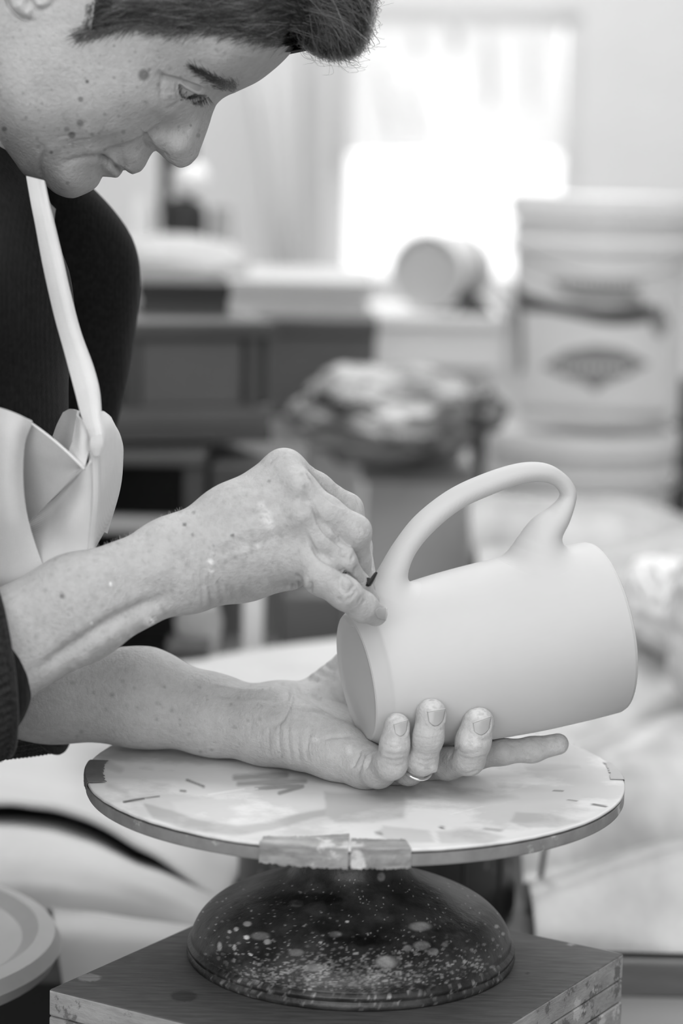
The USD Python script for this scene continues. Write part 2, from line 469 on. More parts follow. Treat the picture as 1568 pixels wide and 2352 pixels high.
# ------------------------------------------------------------------ things behind the potter (all out of focus)
def rect(px0, py0, px1, py1, y):
    a, b = P(px0, (py0 + py1) / 2, y), P(px1, (py0 + py1) / 2, y)
    t, u = P((px0 + px1) / 2, py0, y), P((px0 + px1) / 2, py1, y)
    return a[0], b[0], u[2], t[2]
def bxp(px0, py0, px1, py1, y, dy, r=0.004, yaw=0.0):
    x0, x1, z0, z1 = rect(px0, py0, px1, py1, y)
    b = box((x0, y, z0), (x1, y + dy, z1), r)
    if yaw:
        b.apply_transform(trimesh.transformations.rotation_matrix(math.radians(yaw), [0, 0, 1], [x0, y, 0]))
    return b
def single(name, label, cat, mesh, m, group=None, **k):
    p = mk(name, mesh, m, None, **k)
    tag(stage.GetPrimAtPath(p), label, cat, group)
    _last[0] = p
    return p
_last = [None]
def decal(poly, f, y0, y1, thick, step=14):
    """A flat print lying on a curved surface: an outline in pixels laid on f = 0."""
    from shapely import Polygon, box as sbox
    out = []
    g = Polygon(poly)
    lo = np.floor(np.min(poly, 0)); hi = np.max(poly, 0)
    for x in np.arange(lo[0], hi[0], step):
        c = g.intersection(sbox(x, lo[1], x + step, hi[1]))
        for q in getattr(c, 'geoms', [c]):
            if q.geom_type == 'Polygon' and q.area > 1:
                t = trimesh.creation.extrude_polygon(q, 1.0, engine='earcut')
                out.append(t)
    t = trimesh.util.concatenate(out)
    v = t.vertices
    h = hit(f, v[:, 0], v[:, 1], y0, y1)
    n = grad(f, h, 1e-3)
    t.vertices = h + n * (0.0003 + thick * (1 - v[:, 2:3]))
    if t.volume < 0:
        t.invert()
    return t

# curtain and jamb beside the window
def curtain(name, label, px0, px1, py0, py1, y, folds, amp, m, shape=None, cat='curtain'):
    R, C = 40, 120
    u, v = np.meshgrid(np.linspace(0, 1, C), np.linspace(0, 1, R))
    left, right = (np.full(v.shape, px0), np.full(v.shape, px1)) if shape is None else (np.interp(v, *shape[0]), np.interp(v, *shape[1]))
    g = P(left + (right - left) * u, py0 + (py1 - py0) * v, y)
    g[..., 1] += amp * np.sin(2 * np.pi * folds * u + 0.8 * np.sin(3 * v)) * (0.5 + 0.5 * v)
    single(name, label, cat, sheet(g[:, ::-1], 0.001), m, smooth=True)
curtain('curtain', 'white curtain gathered in folds left of the window', 560, 690, -60, 640, BY - 0.35, 3, 0.02, M_curtain,
        (([0, .3, .55, .9, 1], [500, 545, 585, 620, 640]), ([0, 1], [690, 690])))
struct('trim_1', bxp(694, -80, 744, 660, BY - 0.05, 0.05), M_frame)
struct('trim_2', bxp(744, -80, 770, 660, BY - 0.03, 0.03), M_white2)
curtain('net_curtain', 'sheer net curtain hanging in the upper half of the window', 772, 1290, 20, 352, BY - 0.06, 9, 0.012, M_sheer)
_nc = _last[0]
for k, (a, b, c, d, w) in enumerate(((870, 150, 905, 330, 16), (930, 190, 958, 320, 14), (1040, 40, 1052, 110, 30), (1120, 60, 1128, 240, 22), (1215, 80, 1222, 250, 16), (950, 60, 965, 120, 20))):
    p0, p1 = P(a, b, BY - 0.09), P(c, d, BY - 0.09)
    mk('hanging_cord', sweep(np.linspace(p0, p1, 12), w * 0.5 * mpp(BY) * np.r_[np.linspace(.6, 1, 6), np.linspace(1, .6, 6)], 10), M_label, _nc, smooth=True)

# long work table with plastic sheeting
TZ = 0.80
tp = thing('work_table', 'long work table under plastic sheeting behind the wheel', 'table', (0, 1.3, 0))
at_ = (0, 1.3, 0)
mk('table_top', box((-1.3, 0.275, TZ - 0.026), (1.3, 1.80, TZ), 0.003), M_woodedge, tp, at=at_)
mk('front_panel', box((0.06, 0.33, 0.10), (1.25, 0.35, TZ - 0.022)), M_white, tp, at=at_)
mk('added_dark_panel', box((-1.25, 1.1, 0.10), (0.06, 1.12, TZ - 0.022)), M_black, tp, at=at_)  # black panel added so the space under the table stays dark
for sx in (-1, 1):
    for sy in (0.36, 1.7):
        mk('leg', box((sx * 1.2 - 0.03, sy - 0.03, 0), (sx * 1.2 + 0.03, sy + 0.03, TZ - 0.022)), M_dark, tp, at=at_)
R, C = 120, 140
xx, yy = np.meshgrid(np.linspace(0.13, 0.95, C), np.linspace(0.284, 1.44, R))
d1 = (yy - 0.28) * 0.9 - (xx - 0.1) * 0.7
h = 0.045 * np.abs(np.sin(d1 * 13 + 3.0 * meshkit.fbm(np.stack([xx * 3, yy * 3, 0 * xx], -1), 3, 2)))
h += 0.05 * meshkit.fbm(np.stack([xx * 4, yy * 4, 0 * xx], -1), 4, 8) * np.clip((yy - 0.3) * 2.2, 0.05, 1)
h += 0.10 * np.clip((yy - 0.75) / 0.6, 0, 1) ** 1.5
h *= np.clip((yy - 0.284) / 0.14, 0, 1) ** 0.8
single('plastic_sheeting', 'creased translucent white sheeting spread over the table right of the wheel', 'plastic sheet', sheet(np.stack([xx, yy, TZ + 0.004 + h], -1), 0.0008), M_tarp, smooth=True)
def lump(name, label, cat, px, py, y, rx, rz, ry, m, seed, amp=0.18, freq=2.2, sub=5, floor=None):
    s = trimesh.creation.icosphere(sub)
    v = s.vertices
    n_ = meshkit.fbm(v * freq + 10, 4, seed)
    rdg = 1 - np.abs(2 * meshkit.noise(v * freq * 1.7 + 5, seed + 3) - 1)
    r = 1 + amp * (n_ - 0.5) * 2 + amp * 0.35 * (rdg - 0.5)
    s.vertices = P(px, py, y) + v * r[:, None] * [rx * mpp(y), ry, rz * mpp(y)]
    if floor is not None:
        s.vertices[:, 2] = np.maximum(s.vertices[:, 2], floor + 0.002 * (1 + s.vertices[:, 2] - floor))
    single(name, label, cat, s, m, smooth=50)
lump('plastic_bag', 'bulging white plastic bag at the right edge behind the mug', 'plastic bag', 1505, 1400, 0.95, 82, 128, 0.07, M_white2, 4, 0.22, 1.8)
lump('plastic_bag', 'crumpled white plastic bag cut off by the right edge', 'plastic bag', 1620, 1440, 0.80, 90, 175, 0.06, M_white2, 9, 0.22, 1.8)

# buckets
BKY = 2.0
def bucket(name, label, cx, r_px, py_top, py_bot, lid=True):
    c = P(cx, py_bot, BKY); top = P(cx, py_top, BKY)
    H = top[2] - c[2]; r = r_px * mpp(BKY)
    b = thing(name, label, 'bucket', (c[0], BKY, c[2]))
    mk('body', lathe([(0, 0), (r * 0.93, 0), (r * 0.94, 0.004), (r * 0.985, H * 0.80), (r * 0.985, H), (r * 0.95, H), (r * 0.90, 0.006), (0, 0.006)], 72), M_white, b, smooth=35)
    mk('rim', lathe([(r * 0.98, H * 0.80), (r * 1.03, H * 0.80), (r * 1.03, H * 0.835), (r * 1.0, H * 0.845), (r * 1.0, H * 0.875), (r * 1.035, H * 0.885), (r * 1.035, H * 0.90), (r * 0.98, H * 0.90)], 72, closed=True), M_white2, b, smooth=30)
    if lid:
        mk('lid', lathe([(0, H + 0.006), (r * 0.92, H + 0.006), (r * 0.95, H + 0.012), (r * 1.045, H + 0.012), (r * 1.055, H + 0.004), (r * 1.05, H - 0.018), (r * 1.0, H - 0.018), (r * 1.0, H - 0.001), (0, H)], 72), M_white2, b, smooth=30)
    th = np.linspace(math.pi * 1.02, math.pi * 1.98, 40)
    w = np.stack([np.cos(th) * r * 1.07, np.sin(th) * r * 1.07, H * 0.80 - 0.035 * np.sin((th - math.pi) ) ** 2 * 1.0], -1)
    mk('wire_handle', sweep(w, 0.0022, 8), M_midgrey, b, smooth=30)
    f = lambda p: np.hypot(p[:, 0] - c[0], p[:, 1] - BKY) - r * 0.99
    return b, f, (c[0], BKY, c[2])
zb_ = P(1322, 1425, BKY)[2]
bench = thing('low_bench', 'low dark bench carrying the bucket stack', 'bench', (0.3, BKY, 0))
mk('bench_top', box((0.10, 1.84, zb_ - 0.03), (1.2, 2.35, zb_ - 0.001), 0.003), M_dark, bench, at=(0.3, BKY, 0))
for a in (0.14, 1.1):
    for b_ in (1.9, 2.3):
        mk('leg', box((a - 0.02, b_ - 0.02, 0), (a + 0.02, b_ + 0.02, zb_ - 0.03)), M_dark, bench, at=(0.3, BKY, 0))
bk1, f1, o1 = bucket('plastic_bucket', 'lower white bucket of the stack right of the mug handle', 1322, 208, 1000, 1425)
bk2_, f2, o2 = bucket('plastic_bucket', 'upper white bucket with a dark swoosh on its label', 1368, 200, 470, 958)
def on2(name, poly, m, label=None):
    mk(name, decal(poly, f2, 1.4, 2.2, 0.0006), m, bk2_, at=o2, label=label, smooth=False)
on2('label', [(1185, 640), (1545, 655), (1540, 945), (1188, 930)], M_label, 'printed paper label')
f2b = f2
f2 = lambda p: f2b(p) - 0.0011
sw = np.vstack([spline([(1180, 645), (1200, 668), (1240, 684), (1300, 697), (1380, 706), (1440, 705), (1500, 700)], 40), spline([(1505, 715), (1490, 735), (1440, 744), (1380, 742), (1320, 728), (1260, 716), (1205, 712), (1182, 690)], 40)])
on2('print', sw, M_print, 'dark swoosh printed across the label')
for k in range(15):
    x = 1275 + k * 13.2; y = 652 + 0.02 * (x - 1275)
    on2('print', [(x, y - 9), (x + 7 + (k % 3), y - 9), (x + 7 + (k % 3), y + 9), (x, y + 9)], M_print2)
on2('print', [(1265, 645), (1290, 672), (1330, 690), (1470, 700), (1480, 690), (1450, 668), (1300, 664), (1285, 645)], M_print2)
on2('print', [(1245, 842), (1300, 806), (1365, 793), (1430, 802), (1490, 836), (1430, 866), (1390, 880), (1366, 900), (1345, 880), (1300, 866)], M_print2, 'grey emblem on the label')
f2 = lambda p: f2b(p) - 0.0018
for k in range(9):
    x = 1285 + k * 18
    on2('print', [(x, 838), (x + 11, 838), (x + 11, 850), (x, 850)], M_label)
f2 = lambda p: f2b(p) - 0.0011
on2('print', [(1490, 720), (1520, 700), (1535, 740), (1520, 775), (1500, 765)], M_print2)
on2('print', [(1186, 700), (1202, 720), (1204, 850), (1190, 860)], M_print2)

# storage shelf carrying crates and tubs
sh = thing('storage_shelf', 'dark low shelf unit under the crates', 'shelf', (0, 1.4, TZ))
ats = (0, 1.4, TZ)
x0, x1, z0, z1 = rect(100, 1040, 470, 1070, 0.98)
mk('shelf_board', box((x0, 0.98, z0), (x1, 1.35, z1), 0.003), M_dark, sh, at=ats)
mk('back', box((x0, 1.33, TZ), (x1, 1.35, z0)), M_black, sh, at=ats)  # black, puts the dark of the recess into the colour
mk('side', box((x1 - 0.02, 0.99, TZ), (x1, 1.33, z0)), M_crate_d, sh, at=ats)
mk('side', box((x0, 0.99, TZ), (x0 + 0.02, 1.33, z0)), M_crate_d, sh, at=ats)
single('shelf_rail', 'grey rail low under the crates', 'rail', bxp(150, 1188, 470, 1228, 0.97, 0.02), M_midgrey)
# the big crate
cx0, cx1, cz0, cz1 = rect(140, 745, 625, 1030, 1.0)
cw, ch, cd, yaw = cx1 - cx0, cz1 - cz0, 0.26, 20.0
cr = thing('storage_crate', 'large dark grey plastic crate with ribbed side left of the clay bag', 'crate', (cx0, 1.0, cz0))
rotc = trimesh.transformations.rotation_matrix(math.radians(yaw), [0, 0, 1])
def crp(name, lo, hi, m, r=0.003):
    b = box(lo, hi, r); b.apply_transform(rotc); mk(name, b, m, cr)
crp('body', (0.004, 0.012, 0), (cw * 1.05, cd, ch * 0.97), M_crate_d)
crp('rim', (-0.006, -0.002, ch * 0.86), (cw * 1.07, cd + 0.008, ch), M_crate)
crp('base_rail', (-0.003, 0.0, 0), (cw * 1.06, cd, ch * 0.13), M_crate)
crp('base_rail', (-0.003, 0.004, ch * 0.13), (cw * 1.06, cd, ch * 0.30), M_crate_p)
for u in (0.02, 0.33, 0.93):
    crp('rib', (cw * u, 0.003, ch * 0.28), (cw * (u + 0.06), 0.04, ch * 0.88), M_crate)
crp('side_panel', (cw * 0.40, 0.008, ch * 0.30), (cw * 0.91, 0.03, ch * 0.86), M_crate_p)
single('dark_box', 'small dark box standing on the crate', 'box', bxp(322, 660, 525, 730, 1.15, 0.14, 0.004, 5), M_crate_d)
mk('box_lid', bxp(316, 650, 530, 686, 1.145, 0.15, 0.003, 5), M_black, _last[0])
cr2 = thing('storage_crate', 'second dark crate half hidden right of the large crate', 'crate', P(640, 910, 1.70))
mk('body', bxp(590, 745, 862, 960, 1.70, 0.10), M_crate_p, cr2, at=P(640, 910, 1.70))
mk('rim', bxp(584, 730, 868, 770, 1.69, 0.12), M_crate, cr2, at=P(640, 910, 1.70))
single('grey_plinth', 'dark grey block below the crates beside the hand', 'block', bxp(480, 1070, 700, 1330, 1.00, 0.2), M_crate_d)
# the clay bag and what it lies on
lump('clay_bag', 'crumpled dark and pale plastic bag of clay on the grey tub', 'bag', 905, 952, 1.52, 224, 112, 0.13, M_bag, 12, 0.30, 2.0, 6)
tb = thing('grey_tub', 'pale grey tub under the crumpled clay bag', 'tub', P(960, 1380, 1.55))
mk('body', bxp(838, 1096, 1088, 1400, 1.52, 0.26, 0.008), M_lightgrey, tb, at=P(960, 1380, 1.55))
mk('rim', bxp(828, 1084, 1096, 1110, 1.51, 0.28, 0.004), M_midgrey, tb, at=P(960, 1380, 1.55))
single('dark_gap_strip', 'dark strip standing in for the shade between grey tub and lower bucket', 'dark_strip', bxp(1080, 960, 1112, 1420, 1.78, 0.04), M_black)  # black strip where only shade lies between tub and bucket
single('dark_gap_strip', 'dark strip filling the gap at the right edge beyond the buckets', 'dark_strip', bxp(1536, 870, 1590, 1420, 2.2, 0.04), M_dark)  # dark strip put into the gap beside the bucket stack
wb = thing('white_box', 'white box carrying the round tin below the window', 'box', P(1005, 850, 2.05))
mk('body', bxp(850, 745, 1158, 848, 2.05, 0.25), M_white, wb, at=P(1005, 850, 2.05))
mk('lid', bxp(846, 722, 1162, 752, 2.04, 0.27), M_white2, wb, at=P(1005, 850, 2.05))
single('white_crate_stand', 'pale board stack holding up the white box', 'stand', bxp(870, 848, 1120, 1100, 2.08, 0.2), M_label)
jc = P(980, 626, 2.06); jr = 84 * mpp(2.06)
jl = lathe([(0, 0.004), (jr * 0.88, 0.004), (jr * 0.90, 0), (jr * 0.98, 0), (jr, 0.004), (jr, 0.02), (jr * 0.985, 0.022), (jr * 0.985, 0.14), (jr * 0.95, 0.145), (0, 0.145)], 72)
M4 = np.eye(4); ax = np.array([0.36, 0.93, 0.0]); ax /= np.linalg.norm(ax)
M4[:3, :3] = np.stack([np.cross([0, 0, 1.0], ax), [0, 0, 1.0], ax], 1); M4[:3, 3] = jc
if np.linalg.det(M4[:3, :3]) < 0:
    M4[:3, 0] *= -1
jl.apply_transform(M4)
jt = thing('round_tin', 'round white tin lying on its side in front of the window', 'tin', jc)
mk('body', jl, M_tin, jt, at=jc, smooth=30)
mk('lid_ring', (lambda t: (t.apply_transform(M4), t)[1])(lathe([(jr * 0.99, -0.002), (jr * 1.03, -0.002), (jr * 1.03, 0.018), (jr * 0.99, 0.018)], 72, closed=True)), M_white, jt, at=jc, smooth=30)
single('wedge', 'dark wedge keeping the round tin from rolling', 'wedge', tm(m3.Manifold.hull_points([tuple(map(float, P(x, y, 2.05 + d))) for x, y in ((1040, 728), (1130, 728), (1128, 708), (1082, 668), (1070, 668)) for d in (0, 0.08)])), M_dark, smooth=False)
cab = P(600, 640, 1.84)
CT = cab[2]
x0, x1, _, _ = rect(60, 640, 838, 735, 1.84)
kb = thing('pale_cabinet', 'pale low cabinet behind the crates carrying sack and bottle', 'cabinet', (x0, 1.84, 0))
mk('cabinet_top', box((x0 - 0.01, 1.83, CT - 0.02), (x1 + 0.01, 2.2, CT), 0.003), M_tin, kb, at=(x0, 1.84, 0))
mk('cabinet_body', box((x0, 1.84, 0.0), (x1, 2.19, CT - 0.02)), M_label, kb, at=(x0, 1.84, 0))
_sk = P(385, 600, 1.95); _h = 92 * mpp(1.95)
lump('white_sack', 'slumped white sack behind the person and the dark box', 'sack', 385, 612, 1.95, 185, 74, 0.085, M_sack, 31, 0.10, 1.6, floor=CT)
# pump bottle on the cabinet
pb = np.array([P(420, 560, 2.08)[0], 2.08, CT]); k_ = mpp(2.08) * 1.18
u0 = (P(420, 540, 2.08)[2] - CT) / k_
pt = thing('pump_bottle', 'black pump bottle with a white ball top behind the nose', 'bottle', pb)
mk('body', lathe([(0, 0), (40 * k_, 0), (44 * k_, 6 * k_), (44 * k_, (u0 + 44) * k_), (36 * k_, (u0 + 62) * k_), (14 * k_, (u0 + 72) * k_), (0, (u0 + 72) * k_)], 48), M_black, pt)
bs = trimesh.creation.icosphere(4, 36 * k_); bs.apply_translation([12 * k_, 0, (u0 + 108) * k_]); mk('ball', bs, M_white, pt, smooth=True)
mk('spout', box((-46 * k_, -20 * k_, (u0 + 130) * k_), (22 * k_, 20 * k_, (u0 + 178) * k_), 0.006), M_black, pt)
mk('stem', box((-46 * k_, -14 * k_, (u0 + 40) * k_), (-24 * k_, 14 * k_, (u0 + 150) * k_), 0.004), M_dark, pt)
def pot(name, label, cat, px, prof, m):
    t = lathe(prof, 40); t.apply_translation([P(px, 600, 2.1)[0], 2.1, CT]); single(name, label, cat, t, m)
pot('white_jar', 'small pale jar left of the pump bottle', 'jar', 325, [(0, 0), (0.018, 0), (0.020, 0.004), (0.020, 0.080), (0.015, 0.090), (0.015, 0.098), (0, 0.098)], M_white)
pot('dark_pot', 'slim grey pot right of the pump bottle', 'pot', 508, [(0, 0), (0.013, 0), (0.016, 0.03), (0.014, 0.085), (0, 0.085)], M_midgrey)

# things on the table seen between the arms
single('grey_block', 'dark grey block between the two arms left of the mug', 'block', bxp(640, 1365, 790, 1490, 0.95, 0.12, 0.006), M_crate_p)
single('pale_post', 'pale upright stick seen between the arms', 'stick', bxp(556, 1330, 604, 1505, 0.9, 0.03), M_white)
single('small_pot', 'small grey pot between the arms', 'pot', (lambda t: (t.apply_translation(P(455, 1500, 0.85)), t)[1])(lathe([(0, 0), (0.018, 0), (0.022, 0.03), (0.018, 0.045), (0, 0.045)], 32)), M_midgrey)
single('dark_scraper', 'dark scraper lying beside the small pot', 'scraper', bxp(380, 1480, 480, 1512, 0.80, 0.05, 0.003), M_dark)
single('folded_cloth', 'folded white cloth lying beyond the lower forearm', 'cloth', sheet(upsample(np.array([[P(x, y, z) for x, y, z in r] for r in (((300, 1535, .80), (480, 1512, .84), (640, 1488, .86), (800, 1470, .9)), ((300, 1570, .68), (480, 1540, .70), (640, 1520, .74), (800, 1500, .8)), ((300, 1680, .50), (480, 1640, .52), (640, 1600, .56), (820, 1580, .6)))]), 30, 40), 0.002), M_cloth, smooth=True)
single('back_panel_board', 'pale board standing behind the things between the arms', 'board', bxp(280, 1270, 800, 1500, 1.37, 0.02), M_midgrey)

# white cloths at lower left, dark box under them, stool
def drape(name, label, rows, thick=0.002):
    g = upsample(np.array([[P(*p) for p in r] for r in rows]), 44, 60)
    g = g + np.stack([0 * g[..., 0], 0 * g[..., 0] - 0.5, 0 * g[..., 0] + 0.6], -1) * 0.022 * (meshkit.fbm(g * [16, 5, 9], 3, 6) - 0.5)[..., None]
    on = g[..., 1] > 0.272
    g[..., 2] = np.where(on, np.maximum(g[..., 2], TZ + 0.006), g[..., 2])
    single(name, label, 'cloth', sheet(g, thick), M_cloth, smooth=True)
drape('draped_cloth', 'white cotton cloth draped over the table left of the wheel', [[(-160, 1660, .95), (40, 1665, .95), (210, 1690, .92), (400, 1735, .86), (600, 1800, .78)], [(-160, 1750, .62), (40, 1756, .62), (210, 1790, .58), (400, 1860, .52), (580, 1940, .46)], [(-160, 1822, .44), (60, 1832, .44), (190, 1858, .42), (320, 1925, .40), (520, 2060, .36)], [(-160, 1836, .435), (60, 1846, .435), (186, 1872, .415), (312, 1938, .395), (510, 2075, .355)]])
drape('hanging_cloth', 'lower white cloth hanging over the table edge at lower left', [[(-160, 1880, .46), (40, 1884, .46), (200, 1912, .44), (340, 1985, .41), (560, 2090, .35)], [(-160, 1930, .36), (40, 1940, .35), (200, 1965, .34), (340, 2025, .325), (560, 2120, .30)], [(-160, 2020, .310), (40, 2024, .305), (190, 2040, .30), (340, 2080, .30), (560, 2160, .28)], [(-160, 2084, .300), (40, 2092, .295), (150, 2100, .29), (340, 2170, .29), (560, 2230, .27)]])
drape('hanging_cloth', 'corner of white cloth falling beside the wooden block', [[(118, 2086, .292), (220, 2100, .288), (360, 2120, .285), (560, 2150, .28)], [(128, 2160, .266), (230, 2170, .264), (370, 2180, .264), (560, 2200, .262)], [(146, 2260, .262), (240, 2290, .258), (380, 2300, .258), (560, 2320, .256)], [(158, 2330, .262), (250, 2360, .256), (390, 2380, .256), (560, 2400, .254)]])
single('dark_box', 'dark box half covered by the white cloths', 'box', box((-0.62, 0.50, TZ), (-0.16, 0.60, TZ + 0.030), 0.004), M_black)
sc = P(138, 2178, 0.10); sz = sc[2]; scx, scy = sc[0] - 0.142, 0.10
ato = (scx, scy, 0)
st = thing('stool', 'dark stool with a worn grey seat rim below the cloths', 'stool', ato)
seat = lathe([(0, 0), (0.126, 0), (0.138, 0.006), (0.142, 0.014), (0.138, 0.022), (0.128, 0.024), (0.118, 0.018), (0, 0.016)], 72); seat.apply_translation([scx, scy, sz - 0.016])
mk('seat', seat, M_midgrey, st, at=ato, smooth=30)
for a in range(4):
    t_ = math.pi / 4 + a * math.pi / 2
    mk('leg', sweep([(scx + 0.09 * math.cos(t_), scy + 0.09 * math.sin(t_), sz - 0.016), (scx + 0.10 * math.cos(t_), scy + 0.10 * math.sin(t_), 0)], 0.012, 10), M_dark, st, at=ato)

# dark can and cable behind the wheel
cc = np.array([P(864, 2050, 0.385)[0], 0.385, TZ + 0.004])
M_can = mat('drip_stained_can', 0.008, 0.03, 18, 0.4, spots=[(20, 0.60, 0.20), (60, 0.68, 0.30)], stretch=(1, 1, 0.5))
cn = thing('dark_can', 'dark slip-stained can standing behind the wheel', 'can', cc)
rcn = 326 * mpp(0.385)
mk('body', lathe([(0, 0), (rcn * 0.98, 0), (rcn, 0.003), (rcn, 0.12), (rcn * 1.015, 0.122), (rcn * 1.015, 0.127), (rcn * 0.97, 0.127), (rcn * 0.97, 0.01), (0, 0.008)], 90), M_can, cn, smooth=30)
for a in (-0.55, -0.95):
    mk('seam', sweep([(rcn * 1.002 * math.cos(a), rcn * 1.002 * math.sin(a), 0.002), (rcn * 1.002 * math.cos(a), rcn * 1.002 * math.sin(a), 0.12)], 0.0016, 8), M_can, cn)
single('cable', 'thin grey cable hanging right of the dark can', 'cable', sweep(spline([P(1262, 1900, .40), P(1249, 1960, .39), P(1240, 2020, .385), P(1222, 2075, .38), P(1196, 2130, .37)], 40), 0.0022, 10), M_crate_p, smooth=True)

# ------------------------------------------------------------------ wooden block, banding wheel
M_block = mat('weathered_plywood', 0.09, 0.15, 22, 0.65, spec=0.12, stretch=(2, 14, 14), bump=0.25, bscale=60, dist=0.0006, tone=True)
M_blockside = mat('chipped_plywood_edge', 0.26, 0.42, 40, 0.7, stretch=(1, 1, 3), bump=0.6, bscale=160, dist=0.001, spots=[(70, 0.56, 0.16), (45, 0.60, 0.55)])
ZB = 0.8938
Lc, Rc = Pz(112, 2272, ZB)[:2], Pz(1432, 2190, ZB)[:2]
cen = (Lc + Rc) / 2; half = np.linalg.norm(Rc - Lc) / 2
fd = Pz(938, 2453, ZB)[:2] - cen; fd /= np.linalg.norm(fd)
quad = np.array([Lc, cen + fd * half, Rc, cen - fd * half])
ex, ey = quad[1] - quad[0], quad[3] - quad[0]
LX, LY = np.linalg.norm(ex), np.linalg.norm(ey); ex /= LX; ey /= LY
def board(z0, z1, jx, jy, top):
    """One layer of the block, edges rounded, top finely meshed so that its stains can be told."""
    r = 0.0012
    n = 140 if top else 2
    b = box((jx, jy, z0), (LX + jx * 0.5, LY + jy * 0.5, z1), r)
    return b
bp = thing('wooden_block', 'square grey wooden block of glued boards under the banding wheel', 'wooden block', (cen[0], cen[1], 0.80))
zt = ZB
for k, t in enumerate((0.0155, 0.0135, 0.0165, 0.016, 0.016, 0.0163)):
    b = board(zt - t + 0.0006, zt, -0.0006 * (k % 2), 0.0007 * (k % 3), k == 0)
    V = b.vertices
    b.vertices = np.c_[quad[0][0] + V[:, 0] * ex[0] + V[:, 1] * ey[0], quad[0][1] + V[:, 0] * ex[1] + V[:, 1] * ey[1], V[:, 2]]
    if b.volume < 0:
        b.invert()
    if k == 0:
        b = b.subdivide_to_size(0.004, 12)
        up = b.face_normals[:, 2] > 0.5
        top = b.submesh([np.nonzero(up)[0]], append=True); side = b.submesh([np.nonzero(~up)[0]], append=True)
        q, _ = proj(top.vertices)
        tone = 1.0 + 0.12 * (meshkit.fbm(top.vertices * 30, 3, 5) - 0.5)
        for (x, y, rx, ry, v) in ((204, 2245, 27, 9, 2.4), (422, 2288, 30, 13, 0.55), (290, 2203, 22, 7, 0.8), (1312, 2169, 9, 3, 2.4), (1212, 2235, 7, 3, 0.55)):
            e = ((q[:, 0] - x) / rx) ** 2 + ((q[:, 1] - y) / ry) ** 2
            tone *= 1 + (v - 1) * np.clip((1.15 - e) / 0.3, 0, 1)
        BOARD_TOP = (top, tone, side)
        bb = mk('board', side, M_blockside, bp, at=(cen[0], cen[1], 0.80))
        mk('board_face', top, M_block, bb, at=(cen[0], cen[1], 0.80), tone=tone, label='worn top face with a pale drip')
    else:
        mk('board', b, M_blockside, bp, at=(cen[0], cen[1], 0.80))
    zt -= t
zt_block = zt
M_stand = mat('stand_wood', 0.20, 0.26, 10, 0.6)
sp = thing('work_stand', 'grey wooden stand carrying the block, below the picture', 'stand', (cen[0], cen[1], 0))
_o = lambda lo, hi: box((cen[0] + lo[0], cen[1] + lo[1], lo[2]), (cen[0] + hi[0], cen[1] + hi[1], hi[2]), 0.002)
mk('top', _o((-0.14, -0.16, zt - 0.03), (0.14, 0.16, zt)), M_stand, sp, at=(cen[0], cen[1], 0))
for sx in (-1, 1):
    for sy in (-1, 1):
        mk('leg', _o((sx * 0.11 - 0.02, sy * 0.13 - 0.02, 0), (sx * 0.11 + 0.02, sy * 0.13 + 0.02, zt - 0.03)), M_stand, sp, at=(cen[0], cen[1], 0))

M_base = mat('blackened_cast_iron', 0.012, 0.07, 30, 0.42, detail=6, bump=0.5, bscale=120, dist=0.0012,
             spots=[(260, 0.60, 0.30), (90, 0.66, 0.24)], tone=False, spec=0.5)
def _base_extra(nodes, links):
    # slip splashed up the lower part of the dome, thinning out towards the top
    nodes['sep'] = ('separate_xyz', {})
    nodes['hr'] = ('map_range', {'from_min': 0.010, 'from_max': 0.060, 'to_min': 0.15, 'to_max': -0.10, 'clamp': True})
    nodes['dn'] = ('noise_texture', {'scale': 420.0, 'detail': 4, 'roughness': 0.7})
    nodes['dl'] = ('noise_texture', {'scale': 22.0, 'detail': 3, 'roughness': 0.6})
    nodes['ad'] = ('math', {'math_type': 'add'})
    nodes['a2'] = ('math', {'math_type': 'multiply_add', 'value2': 1.0})
    nodes['dr'] = ('rgb_ramp', {'ramp': [(1.06, (0, 0, 0)), (1.20, (1, 1, 1))]})
    nodes['dm'] = ('mix_color', {'b': (0.24, 0.24, 0.24)})
    src = [l for l in links if l[1] == 'p.base_color'][0]
    links.remove(src)
    links += [('geo.object', 'sep.vector'), ('sep.z', 'hr.value'), ('geo.object', 'dn.vector'), ('geo.object', 'dl.vector'),
              ('dn.fac', 'ad.value1'), ('hr.result', 'ad.value2'), ('dl.fac', 'a2.value1'), ('ad.value', 'a2.value3'), ('a2.value', 'dr.fac'),
              ('dr.color', 'dm.fac'), (src[0], 'dm.a'), ('dm.result', 'p.base_color')]
M_base = mat('splashed_cast_iron', 0.030, 0.085, 60, 0.42, detail=8, ramp=(0.40, 0.66), bump=0.5, bscale=120, dist=0.0012, tone=True)
M_rim = mat('wheel_rim_metal', 0.22, 0.34, 60, 0.45, spots=[(38, 0.57, 0.62)], bump=0.2, bscale=200, dist=0.0004)
M_gap = mat('dark_seam', 0.03, 0.05, 40, 0.7)
M_top = mat('slip_stained_board', 0.80, 1.0, 12, 0.48, detail=8, ramp=(0.44, 0.52), tone=True, spec=0.25, bump=0.08, bscale=90, dist=0.0004)
M_tape = mat('grey_packing_tape', 0.20, 0.44, 60, 0.35, spots=[(45, 0.60, 0.66)], bump=0.4, bscale=150, dist=0.0005, stretch=(1, 1, 4))
M_tape_d = mat('dark_tape', 0.10, 0.16, 60, 0.4, bump=0.4, bscale=150, dist=0.0005)
wp = thing('banding_wheel', 'round banding wheel with a slip-stained top on a splashed black iron dome', 'banding wheel', (0, 0, ZB))
RB = 0.092
